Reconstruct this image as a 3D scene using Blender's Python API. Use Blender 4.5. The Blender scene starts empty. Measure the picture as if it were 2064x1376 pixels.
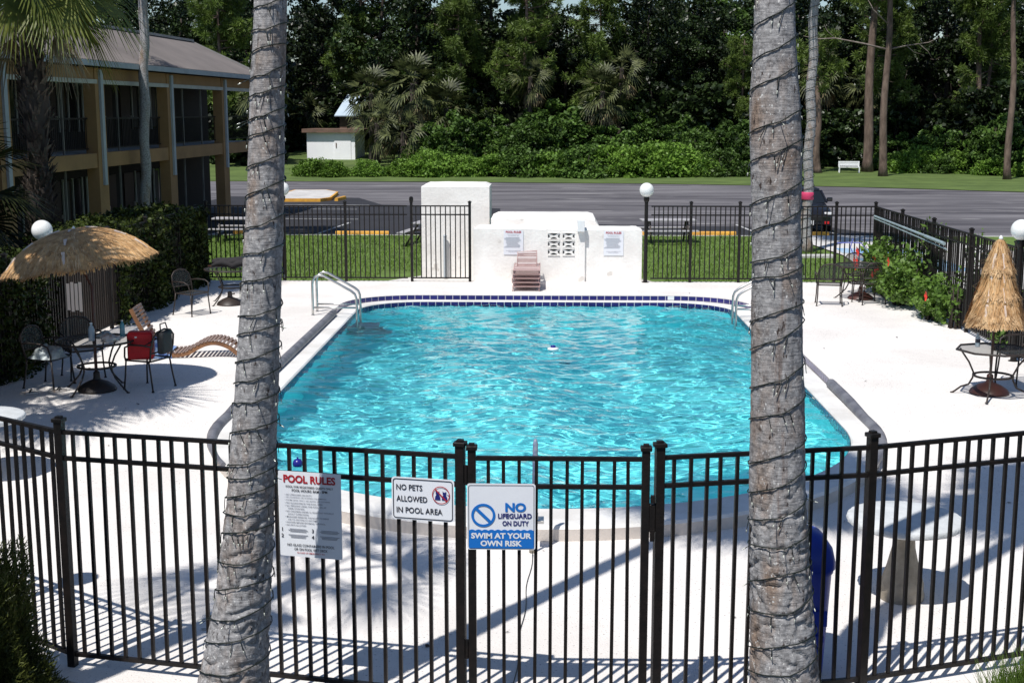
import bpy, bmesh, math, random
import numpy as np
from mathutils import Vector, Matrix, noise
from mathutils.geometry import delaunay_2d_cdt
R = math.radians
sin, cos, PI = math.sin, math.cos, math.pi
random.seed(7)
NP = np.random.default_rng(11)
scene = bpy.context.scene
COL = scene.collection

# ------------------------------------------------------------------ helpers
def tag(o, label=None, cat=None, group=None, kind=None):
    if label: o['label'] = label
    if cat: o['category'] = cat
    if group: o['group'] = group
    if kind: o['kind'] = kind
    return o

def thing(name, label, cat, loc=(0, 0, 0), rz=0.0, group=None):
    o = bpy.data.objects.new(name, None)
    COL.objects.link(o)
    o.empty_display_size = 0.2
    o.location = loc
    o.rotation_euler = (0, 0, rz)
    return tag(o, label, cat, group)

KIDS = {}
def link(name, me, parent=None):
    o = bpy.data.objects.new(name, me)
    COL.objects.link(o)
    if parent is not None:
        o.parent = parent
        KIDS.setdefault(parent.name, []).append(o)
    return o

def dup(root, loc, rz=0.0, label=None, group=None, scale=None):
    r = root.copy(); COL.objects.link(r)
    r.location = loc; r.rotation_euler = (0, 0, rz)
    if scale is not None: r.scale = scale if not isinstance(scale, (int, float)) else (scale,) * 3
    if label: r['label'] = label
    if group: r['group'] = group
    for c in KIDS.get(root.name, []):
        k = c.copy(); COL.objects.link(k); k.parent = r
        KIDS.setdefault(r.name, []).append(k)
        for g in KIDS.get(c.name, []):
            d = g.copy(); COL.objects.link(d); d.parent = k
            KIDS.setdefault(k.name, []).append(d)
    return r

class MB:
    def __init__(s):
        s.v = []; s.f = []; s.m = []
    def add(s, vs, fs, mi=0):
        b = len(s.v)
        s.v.extend([tuple(p) for p in vs])
        s.f.extend([tuple(b + i for i in f) for f in fs])
        s.m.extend([mi] * len(fs))
    def quad(s, a, b, c, d, mi=0):
        s.add([a, b, c, d], [(0, 1, 2, 3)], mi)
    def box(s, c, d, rz=0.0, mi=0, ch=0.0):
        cx, cy, cz = c; hx, hy, hz = d[0] / 2, d[1] / 2, d[2] / 2
        if ch <= 0:
            P = [(-hx, -hy, -hz), (hx, -hy, -hz), (hx, hy, -hz), (-hx, hy, -hz), (-hx, -hy, hz), (hx, -hy, hz), (hx, hy, hz), (-hx, hy, hz)]
            F = [(0, 3, 2, 1), (4, 5, 6, 7), (0, 1, 5, 4), (1, 2, 6, 5), (2, 3, 7, 6), (3, 0, 4, 7)]
        else:
            bm = bmesh.new()
            bmesh.ops.create_cube(bm, size=1.0)
            for v in bm.verts: v.co = (v.co.x * d[0], v.co.y * d[1], v.co.z * d[2])
            bmesh.ops.bevel(bm, geom=bm.edges[:], offset=ch, segments=3, affect='EDGES', profile=0.6)
            bm.verts.index_update()
            P = [tuple(v.co) for v in bm.verts]; F = [tuple(v.index for v in f.verts) for f in bm.faces]
            bm.free()
        ca, sa = cos(rz), sin(rz)
        s.add([(cx + x * ca - y * sa, cy + x * sa + y * ca, cz + z) for x, y, z in P], F, mi)
    def bar(s, p, q, w, h=None, mi=0):
        # rectangular bar from p to q
        h = h or w
        p = Vector(p); q = Vector(q); t = (q - p).normalized()
        up = Vector((0, 0, 1)) if abs(t.z) < 0.95 else Vector((0, 1, 0))
        a = t.cross(up).normalized() * (w / 2); b = a.cross(t).normalized() * (h / 2)
        P = [p - a - b, p + a - b, p + a + b, p - a + b, q - a - b, q + a - b, q + a + b, q - a + b]
        s.add(P, [(0, 1, 2, 3), (7, 6, 5, 4), (0, 4, 5, 1), (1, 5, 6, 2), (2, 6, 7, 3), (3, 7, 4, 0)], mi)
    def tube(s, pts, r, n=8, mi=0, closed=False, caps=True):
        pts = [Vector(p) for p in pts]; N = len(pts)
        rs = r if isinstance(r, (list, tuple)) else [r] * N
        prev = None; V = []
        for i in range(N):
            if closed: t = pts[(i + 1) % N] - pts[i - 1]
            else: t = pts[min(i + 1, N - 1)] - pts[max(i - 1, 0)]
            t.normalize()
            if prev is None:
                u = t.orthogonal().normalized()
            else:
                u = (prev - t * prev.dot(t))
                u = u.normalized() if u.length > 1e-6 else t.orthogonal().normalized()
            prev = u; w = t.cross(u)
            for k in range(n):
                a = 2 * PI * k / n
                V.append(pts[i] + (u * cos(a) + w * sin(a)) * rs[i])
        F = []
        for i in range(N if closed else N - 1):
            j = (i + 1) % N
            for k in range(n):
                l = (k + 1) % n
                F.append((i * n + k, i * n + l, j * n + l, j * n + k))
        if caps and not closed:
            F.append(tuple(range(n - 1, -1, -1))); F.append(tuple((N - 1) * n + k for k in range(n)))
        s.add(V, F, mi)
    def lathe(s, prof, c=(0, 0, 0), n=32, mi=0, mod=None):
        V = []; F = []; N = len(prof)
        for i, (r, z) in enumerate(prof):
            for k in range(n):
                a = 2 * PI * k / n
                rr = r * (mod(i, a) if mod else 1)
                V.append((c[0] + rr * cos(a), c[1] + rr * sin(a), c[2] + z))
        for i in range(N - 1):
            for k in range(n):
                l = (k + 1) % n
                F.append((i * n + k, i * n + l, (i + 1) * n + l, (i + 1) * n + k))
        F.append(tuple(range(n - 1, -1, -1))); F.append(tuple((N - 1) * n + k for k in range(n)))
        s.add(V, F, mi)
    def mesh(s, name, mats, smooth=False, org=(0, 0, 0), auto=None):
        me = bpy.data.meshes.new(name)
        ox, oy, oz = org
        me.from_pydata([(x - ox, y - oy, z - oz) for x, y, z in s.v], [], s.f)
        for m in (mats if isinstance(mats, (list, tuple)) else [mats]): me.materials.append(m)
        if any(s.m): me.polygons.foreach_set('material_index', s.m)
        if smooth: me.polygons.foreach_set('use_smooth', [True] * len(s.f))
        if smooth and auto:
            me.update()
            try: me.set_sharp_from_angle(angle=R(auto))
            except Exception: pass
        me.update()
        return me
    def build(s, name, mats, parent=None, smooth=False, auto=40):
        org = tuple(parent.location) if (parent is not None and parent.rotation_euler.z == 0 and parent.get('_w')) else (0, 0, 0)
        return link(name, s.mesh(name, mats, smooth, org, auto), parent)

def wthing(*a, **k):
    """A thing whose parts are written in world coordinates."""
    o = thing(*a, **k); o['_w'] = 1
    return o

def smooth01(a, b, x):
    t = max(0.0, min(1.0, (x - a) / (b - a)))
    return t * t * (3 - 2 * t)

# ------------------------------------------------------------------ materials
def nd(nt, typ, loc=None, **kw):
    n = nt.nodes.new(typ)
    for k, v in kw.items():
        if k in n.inputs.keys() if hasattr(n.inputs, 'keys') else False: n.inputs[k].default_value = v
        else: setattr(n, k, v)
    return n

def c4(c): return (c[0], c[1], c[2], 1.0)

def mat(name, col, rough=0.6, col2=None, scale=5.0, detail=6.0, bump=0.0, bscale=None, metal=0.0, spec=0.4, stretch=(1, 1, 1), lo=0.35, hi=0.65, rnd=0.0, speck=None, trans=0.0):
    m = bpy.data.materials.new(name); m.use_nodes = True
    nt = m.node_tree; nt.nodes.clear()
    out = nd(nt, 'ShaderNodeOutputMaterial'); b = nd(nt, 'ShaderNodeBsdfPrincipled')
    nt.links.new(b.outputs[0], out.inputs[0])
    b.inputs['Base Color'].default_value = c4(col); b.inputs['Roughness'].default_value = rough
    b.inputs['Metallic'].default_value = metal
    b.inputs['Specular IOR Level'].default_value = spec
    tc = nd(nt, 'ShaderNodeTexCoord'); mp = nd(nt, 'ShaderNodeMapping')
    mp.inputs['Scale'].default_value = stretch
    nt.links.new(tc.outputs['Object'], mp.inputs[0])
    last = None
    if col2 is not None:
        nz = nd(nt, 'ShaderNodeTexNoise'); nz.inputs['Scale'].default_value = scale; nz.inputs['Detail'].default_value = detail
        nz.inputs['Roughness'].default_value = 0.62
        nt.links.new(mp.outputs[0], nz.inputs['Vector'])
        rp = nd(nt, 'ShaderNodeValToRGB')
        rp.color_ramp.elements[0].position = lo; rp.color_ramp.elements[1].position = hi
        rp.color_ramp.elements[0].color = c4(col2); rp.color_ramp.elements[1].color = c4(col)
        nt.links.new(nz.outputs['Fac'], rp.inputs[0]); last = rp.outputs[0]
    if speck is not None:
        sc, th, sc_col = speck
        n2 = nd(nt, 'ShaderNodeTexNoise'); n2.inputs['Scale'].default_value = sc; n2.inputs['Detail'].default_value = 3
        nt.links.new(mp.outputs[0], n2.inputs['Vector'])
        r2 = nd(nt, 'ShaderNodeValToRGB'); r2.color_ramp.elements[0].position = th; r2.color_ramp.elements[1].position = th + 0.04
        nt.links.new(n2.outputs['Fac'], r2.inputs[0])
        mx = nd(nt, 'ShaderNodeMix', data_type='RGBA')
        nt.links.new(r2.outputs[0], mx.inputs['Factor'])
        if last: nt.links.new(last, mx.inputs[6])
        else: mx.inputs[6].default_value = c4(col)
        mx.inputs[7].default_value = c4(sc_col); last = mx.outputs[2]
    if rnd > 0:
        oi = nd(nt, 'ShaderNodeObjectInfo'); hs = nd(nt, 'ShaderNodeHueSaturation')
        mr = nd(nt, 'ShaderNodeMapRange'); mr.inputs['To Min'].default_value = 1 - rnd; mr.inputs['To Max'].default_value = 1 + rnd
        nt.links.new(oi.outputs['Random'], mr.inputs['Value']); nt.links.new(mr.outputs[0], hs.inputs['Value'])
        if last: nt.links.new(last, hs.inputs['Color'])
        else: hs.inputs['Color'].default_value = c4(col)
        last = hs.outputs[0]
    if last: nt.links.new(last, b.inputs['Base Color'])
    if bump > 0:
        nb = nd(nt, 'ShaderNodeTexNoise'); nb.inputs['Scale'].default_value = bscale or scale * 3; nb.inputs['Detail'].default_value = 5
        nt.links.new(mp.outputs[0], nb.inputs['Vector'])
        bp = nd(nt, 'ShaderNodeBump'); bp.inputs['Strength'].default_value = bump; bp.inputs['Distance'].default_value = 0.02
        nt.links.new(nb.outputs['Fac'], bp.inputs['Height']); nt.links.new(bp.outputs[0], b.inputs['Normal'])
    if trans > 0:
        tr = nd(nt, 'ShaderNodeBsdfTransparent'); ms = nd(nt, 'ShaderNodeMixShader'); ms.inputs[0].default_value = trans
        nt.links.new(b.outputs[0], ms.inputs[1]); nt.links.new(tr.outputs[0], ms.inputs[2]); nt.links.new(ms.outputs[0], out.inputs[0])
    return m

def leafmat(name, dark, light, scale=0.6, rough=0.5, trans=0.25, rnd=0.25, spec=0.35, lo=0.35, hi=0.68):
    m = bpy.data.materials.new(name); m.use_nodes = True
    nt = m.node_tree; nt.nodes.clear()
    out = nd(nt, 'ShaderNodeOutputMaterial'); b = nd(nt, 'ShaderNodeBsdfPrincipled')
    b.inputs['Roughness'].default_value = rough; b.inputs['Specular IOR Level'].default_value = spec
    tc = nd(nt, 'ShaderNodeTexCoord'); nz = nd(nt, 'ShaderNodeTexNoise'); nz.inputs['Scale'].default_value = scale; nz.inputs['Detail'].default_value = 8
    nz.inputs['Roughness'].default_value = 0.75
    nt.links.new(tc.outputs['Object'], nz.inputs['Vector'])
    rp = nd(nt, 'ShaderNodeValToRGB'); rp.color_ramp.elements[0].position = lo; rp.color_ramp.elements[1].position = hi
    rp.color_ramp.elements[0].color = c4(dark); rp.color_ramp.elements[1].color = c4(light)
    nt.links.new(nz.outputs['Fac'], rp.inputs[0])
    oi = nd(nt, 'ShaderNodeObjectInfo'); hs = nd(nt, 'ShaderNodeHueSaturation')
    mr = nd(nt, 'ShaderNodeMapRange'); mr.inputs['To Min'].default_value = 1 - rnd; mr.inputs['To Max'].default_value = 1 + rnd
    nt.links.new(oi.outputs['Random'], mr.inputs['Value']); nt.links.new(mr.outputs[0], hs.inputs['Value'])
    nt.links.new(rp.outputs[0], hs.inputs['Color']); nt.links.new(hs.outputs[0], b.inputs['Base Color'])
    tl = nd(nt, 'ShaderNodeBsdfTranslucent'); nt.links.new(hs.outputs[0], tl.inputs[0])
    ms = nd(nt, 'ShaderNodeMixShader'); ms.inputs[0].default_value = trans
    nt.links.new(b.outputs[0], ms.inputs[1]); nt.links.new(tl.outputs[0], ms.inputs[2]); nt.links.new(ms.outputs[0], out.inputs[0])
    return m

M = {}
M['iron'] = mat('black_painted_metal', (0.008, 0.0075, 0.0075), 0.45, (0.016, 0.012, 0.011), 14, bump=0.15, bscale=60, spec=0.28)
M['iron_old'] = mat('dark_wrought_iron', (0.02, 0.018, 0.017), 0.5, (0.045, 0.03, 0.024), 20)
M['mesh_panel'] = mat('expanded_metal_mesh', (0.03, 0.032, 0.03), 0.5, trans=0.45)
M['deck'] = mat('painted_concrete_deck', (0.8, 0.765, 0.735), 0.85, (0.67, 0.635, 0.605), 0.55, bump=0.35, bscale=55, speck=(48, 0.64, (0.34, 0.31, 0.30)))
M['coping'] = mat('white_pool_coping', (0.8, 0.79, 0.77), 0.6, (0.62, 0.6, 0.57), 1.6, bump=0.15, bscale=40)
M['riser'] = mat('beige_pool_riser', (0.64, 0.58, 0.53), 0.8, (0.5, 0.45, 0.41), 2.2, bump=0.2, bscale=30)
M['gutter'] = mat('weathered_grey_bullnose', (0.2, 0.2, 0.22), 0.5, (0.1, 0.1, 0.12), 3.5, bump=0.2, bscale=25)
M['tile'] = mat('cobalt_pool_tile', (0.018, 0.012, 0.11), 0.18, (0.03, 0.02, 0.16), 2.5, spec=0.6)
M['grout'] = mat('pale_grout', (0.55, 0.52, 0.56), 0.8)
M['basin'] = mat('turquoise_pool_plaster', (0.24, 0.93, 0.96), 0.7, (0.19, 0.87, 0.92), 0.35)
M['stucco'] = mat('white_stucco', (0.86, 0.84, 0.81), 0.85, (0.74, 0.71, 0.68), 1.6, bump=0.5, bscale=16, speck=(2.6, .67, (.62, .585, .55)))
M['steel'] = mat('stainless_rail', (0.62, 0.62, 0.6), 0.28, (0.5, 0.5, 0.49), 6, metal=0.9)
M['globe'] = mat('white_globe_plastic', (0.86, 0.86, 0.84), 0.25, (0.76, 0.76, 0.74), 3)
M['asphalt'] = mat('worn_asphalt', (0.20, 0.19, 0.20), 0.9, (0.05, 0.046, 0.054), 0.55, detail=9, stretch=(0.16, 1.1, 1), bump=0.3, bscale=30, lo=0.34, hi=0.7, speck=(1.7, .63, (.26, .25, .25)))
M['asphalt_new'] = mat('fresh_asphalt', (0.03, 0.03, 0.036), 0.85, (0.022, 0.022, 0.028), 0.6, bump=0.3, bscale=30)
M['lineW'] = mat('white_road_paint', (0.55, 0.55, 0.55), 0.8, (0.25, 0.25, 0.26), 3)
M['lineB'] = mat('blue_road_paint', (0.16, 0.34, 0.55), 0.8, (0.4, 0.5, 0.6), 1.2)
M['yellow'] = mat('yellow_curb_paint', (0.8, 0.42, 0.05), 0.7, (0.55, 0.27, 0.05), 3, bump=0.2)
M['concrete'] = mat('pale_concrete', (0.6, 0.58, 0.56), 0.9, (0.42, 0.41, 0.4), 1.5, bump=0.3, bscale=25)
M['sidewalk'] = mat('sunny_sidewalk', (0.62, 0.6, 0.57), 0.9, (0.5, 0.48, 0.46), 1.2)
M['gravelm'] = mat('pale_sandy_gravel', (0.6, 0.57, 0.53), 0.95, (0.32, 0.29, 0.26), 9, bump=0.8, bscale=18)
M['lawn'] = mat('mown_lawn', (0.12, 0.2, 0.036), 0.9, (0.075, 0.115, 0.022), 2.2, detail=10, bump=0.9, bscale=14)
M['lawn_far'] = mat('far_mown_lawn', (0.105, 0.155, 0.036), 0.9, (0.06, 0.095, 0.02), 0.5, detail=10, bump=0.7, bscale=5)
M['soil'] = mat('dark_mulch', (0.03, 0.023, 0.018), 0.95, (0.012, 0.01, 0.008), 6, bump=1.0, bscale=20)
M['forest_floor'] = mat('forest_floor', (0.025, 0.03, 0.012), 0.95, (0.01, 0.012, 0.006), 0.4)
M['tan'] = mat('tan_stucco', (0.36, 0.21, 0.095), 0.85, (0.28, 0.165, 0.075), 1.2, bump=0.2, bscale=30)
M['cream_trim'] = mat('pale_trim', (0.5, 0.5, 0.46), 0.7, (0.4, 0.4, 0.36), 2)
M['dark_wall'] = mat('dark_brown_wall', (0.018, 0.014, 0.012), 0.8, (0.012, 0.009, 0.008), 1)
M['dark_door'] = mat('dark_maroon_door', (0.028, 0.012, 0.01), 0.5)
M['glass_dark'] = mat('dark_window_glass', (0.012, 0.013, 0.015), 0.08, spec=0.6)
M['curtain'] = mat('drab_curtain', (0.09, 0.08, 0.07), 0.9, (0.04, 0.036, 0.033), 8, stretch=(6, 6, 0.3))
M['roof'] = mat('brown_metal_roof', (0.18, 0.158, 0.15), 0.55, (0.135, 0.12, 0.115), 0.5)
M['roofcap'] = mat('grey_roof_cap', (0.42, 0.4, 0.38), 0.5, (0.3, 0.28, 0.27), 2)
M['mullion'] = mat('dull_post_paint', (0.2, 0.19, 0.17), 0.7, (0.14, 0.13, 0.12), 2)
M['downspout'] = mat('pale_blue_downspout', (0.42, 0.46, 0.5), 0.5, (0.34, 0.38, 0.42), 2)
M['shedwall'] = mat('pale_blue_white_wall', (0.92, 0.91, 0.94), 0.8, (0.86, 0.86, 0.9), 1)
M['shedroof'] = mat('brown_shed_roof', (0.2, 0.12, 0.09), 0.8, (0.12, 0.08, 0.06), 2)
M['metalroof'] = mat('blue_white_metal_roof', (0.5, 0.6, 0.7), 0.35, (0.42, 0.52, 0.62), 1)
M['bark_pine'] = mat('pine_bark', (0.2, 0.145, 0.115), 0.95, (0.075, 0.05, 0.04), 3.2, stretch=(1, 1, 0.35), bump=1.0, bscale=7)
M['bark_dark'] = mat('dark_bark', (0.07, 0.055, 0.045), 0.95, (0.03, 0.024, 0.02), 3, stretch=(1, 1, 0.4), bump=0.8, bscale=8)
M['deadwood'] = mat('bare_grey_branch', (0.26, 0.22, 0.19), 0.9, (0.14, 0.11, 0.1), 5)
M['boots'] = mat('shaggy_palm_boots', (0.17, 0.13, 0.1), 0.95, (0.018, 0.014, 0.011), 3.5, bump=1, bscale=15)
M['wire'] = mat('dark_green_cable', (0.008, 0.014, 0.012), 0.5)
M['bulb'] = mat('clear_bulb', (0.55, 0.57, 0.5), 0.15, spec=0.7)
M['straw'] = mat('dry_thatch', (0.62, 0.37, 0.165), 0.85, (0.27, 0.14, 0.055), 7, stretch=(1, 1, 0.6), lo=0.3, hi=0.6)
M['straw2'] = mat('pale_thatch', (0.72, 0.5, 0.28), 0.85, (0.32, 0.18, 0.08), 9)
M['thatch_tie'] = mat('pale_fabric_strip', (0.62, 0.5, 0.42), 0.9)
M['brownmetal'] = mat('bronze_brown_metal', (0.09, 0.035, 0.028), 0.4, (0.06, 0.028, 0.022), 8)
M['darkcloth'] = mat('dark_folded_cloth', (0.025, 0.023, 0.025), 0.9)
M['slat'] = mat('weathered_wood_slat', (0.3, 0.22, 0.19), 0.8, (0.19, 0.13, 0.11), 9, stretch=(1, 6, 1))
M['slatrail'] = mat('orange_brown_wood_rail', (0.27, 0.13, 0.06), 0.65, (0.17, 0.08, 0.04), 8)
M['strapP'] = mat('dusty_pink_strap', (0.5, 0.35, 0.33), 0.7, (0.4, 0.26, 0.25), 9)
M['strapW'] = mat('pale_strap', (0.72, 0.62, 0.6), 0.7)
M['towel'] = mat('blue_patterned_towel', (0.28, 0.42, 0.66), 0.95, (0.05, 0.1, 0.3), 16, lo=0.45, hi=0.55)
M['redbag'] = mat('red_cooler_bag', (0.55, 0.01, 0.016), 0.6, (0.42, 0.008, 0.012), 5, bump=0.3, bscale=9)
M['blackbag'] = mat('charcoal_bag', (0.025, 0.025, 0.025), 0.8, (0.04, 0.04, 0.04), 9)
M['plasticbag'] = mat('crumpled_plastic_bag', (0.5, 0.55, 0.56), 0.35, (0.3, 0.36, 0.38), 14, bump=0.8, bscale=22)
M['foodbag'] = mat('printed_snack_bag', (0.6, 0.56, 0.52), 0.4, (0.4, 0.22, 0.1), 12, lo=0.3, hi=0.5)
M['bottle'] = mat('clear_bottle_plastic', (0.45, 0.55, 0.62), 0.15, trans=0.35)
M['bottleblue'] = mat('blue_bottle_plastic', (0.14, 0.42, 0.5), 0.2, trans=0.2)
M['capw'] = mat('white_bottle_cap', (0.7, 0.7, 0.7), 0.4)
M['label'] = mat('dark_bottle_label', (0.05, 0.05, 0.07), 0.5)
M['binblue'] = mat('royal_blue_plastic', (0.012, 0.05, 0.42), 0.35, (0.01, 0.04, 0.34), 3, bump=0.05)
M['bin_and_hole_black'] = mat('black_rubber_and_hole_shade', (0.012, 0.012, 0.012), 0.7)  # also paints the shade inside the breeze block openings
M['ctable'] = mat('cast_concrete_tabletop', (0.62, 0.64, 0.65), 0.7, (0.5, 0.52, 0.53), 5, bump=0.3, bscale=40, speck=(60, 0.7, (0.28, 0.29, 0.28)))
M['cped'] = mat('tan_cast_pedestal', (0.36, 0.32, 0.26), 0.85, (0.22, 0.19, 0.15), 6, bump=0.4, bscale=20)
M['pole_blue'] = mat('blue_grey_pole', (0.12, 0.17, 0.28), 0.4, (0.3, 0.33, 0.38), 7, lo=0.3, hi=0.5)
M['pole_alu'] = mat('pale_aluminium_pole', (0.42, 0.52, 0.54), 0.35, (0.3, 0.38, 0.4), 4, metal=0.3)
M['hose'] = mat('violet_blue_hose', (0.16, 0.18, 0.55), 0.5)
M['ballblue'] = mat('deep_blue_plastic', (0.02, 0.02, 0.22), 0.25)
M['white'] = mat('white_plastic', (0.75, 0.76, 0.77), 0.4)
M['signw'] = mat('white_sign_panel', (0.84, 0.86, 0.9), 0.45, (0.78, 0.8, 0.85), 2)
M['paper'] = mat('laminated_notice', (0.74, 0.75, 0.8), 0.4)
M['inkblack'] = mat('black_print', (0.02, 0.02, 0.03), 0.6)
M['inkgrey'] = mat('faded_print', (0.22, 0.23, 0.27), 0.6)
M['inkred'] = mat('red_print', (0.42, 0.01, 0.02), 0.6)
M['inkblue'] = mat('blue_print', (0.01, 0.16, 0.55), 0.5)
M['inknavy'] = mat('navy_print', (0.015, 0.02, 0.16), 0.5)
M['inkwhite'] = mat('white_print', (0.78, 0.8, 0.82), 0.5)
M['ribbon'] = mat('hot_pink_ribbon', (0.6, 0.05, 0.14), 0.6)
M['carpaint'] = mat('black_car_paint', (0.012, 0.012, 0.016), 0.12, spec=0.7)
M['carglass'] = mat('car_window_glass', (0.01, 0.012, 0.014), 0.05, spec=0.7)
M['tyre'] = mat('tyre_rubber', (0.015, 0.015, 0.015), 0.9)
M['rim'] = mat('alloy_rim', (0.45, 0.45, 0.46), 0.3, metal=0.8)
M['headl'] = mat('silver_headlamp', (0.75, 0.75, 0.75), 0.12, spec=0.8)
M['redlens'] = mat('red_lens', (0.6, 0.02, 0.02), 0.2)
M['weathered_table'] = mat('pale_weathered_planks', (0.42, 0.41, 0.43), 0.85, (0.28, 0.27, 0.28), 4, stretch=(1, 5, 1))
M['hib_leaf'] = leafmat('hibiscus_leaves', (0.05, 0.11, 0.018), (0.17, 0.28, 0.045), 4, rnd=0.1)
M['hib_flower'] = mat('red_hibiscus_petals', (0.75, 0.05, 0.03), 0.6)
M['hedge'] = leafmat('clipped_hedge_leaves', (0.005, 0.009, 0.003), (0.08, 0.11, 0.017), 1.8, rnd=0.05, trans=0.04, spec=.15, lo=.4, hi=.72)
M['shrub_near'] = leafmat('feathery_dark_shrub', (0.016, 0.024, 0.006), (0.15, 0.17, 0.035), 3, rnd=0.05, trans=0.15)
M['leaf_dark'] = leafmat('dark_broad_leaves', (0.006, 0.013, 0.004), (0.06, 0.098, 0.026), 1.6, rnd=0.45, trans=0.08, rough=0.4, spec=.3, lo=.42, hi=.72)
M['leaf_mid'] = leafmat('mid_green_leaves', (0.010, 0.026, 0.006), (0.14, 0.25, 0.042), 1.6, rnd=0.25, trans=0.15, spec=.25, lo=.38, hi=.7)
M['leaf_bright'] = leafmat('fresh_green_leaves', (0.03, 0.075, 0.010), (0.22, 0.37, 0.055), 1.6, rnd=0.2, trans=0.25, spec=.25, hi=.66)
M['needle'] = leafmat('pine_needles', (0.035, 0.065, 0.012), (0.19, 0.27, 0.05), 0.8, rnd=0.2, trans=0.2)
M['frond'] = leafmat('palm_frond', (0.035, 0.055, 0.014), (0.14, 0.17, 0.055), 0.8, rnd=0.2, trans=0.2)
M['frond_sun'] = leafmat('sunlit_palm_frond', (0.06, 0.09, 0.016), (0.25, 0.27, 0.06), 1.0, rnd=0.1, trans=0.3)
M['frond_far'] = leafmat('cabbage_palm_frond', (0.008, 0.014, 0.004), (0.17, 0.19, 0.072), 2.2, rnd=0.15, trans=0.15, lo=0.42, hi=0.66)
M['frond_dead'] = leafmat('dead_palm_frond', (0.1, 0.075, 0.04), (0.4, 0.33, 0.19), 2.5, rnd=0.2, trans=0.15)
M['grassblade'] = leafmat('grass_blades', (0.06, 0.11, 0.016), (0.22, 0.34, 0.055), 2.0, rnd=0.1, trans=0.3)
M['woods'] = leafmat('deep_woods_leaves', (0.004, 0.007, 0.003), (0.018, 0.028, 0.009), 0.2, rnd=0.0, trans=0.05)

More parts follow.
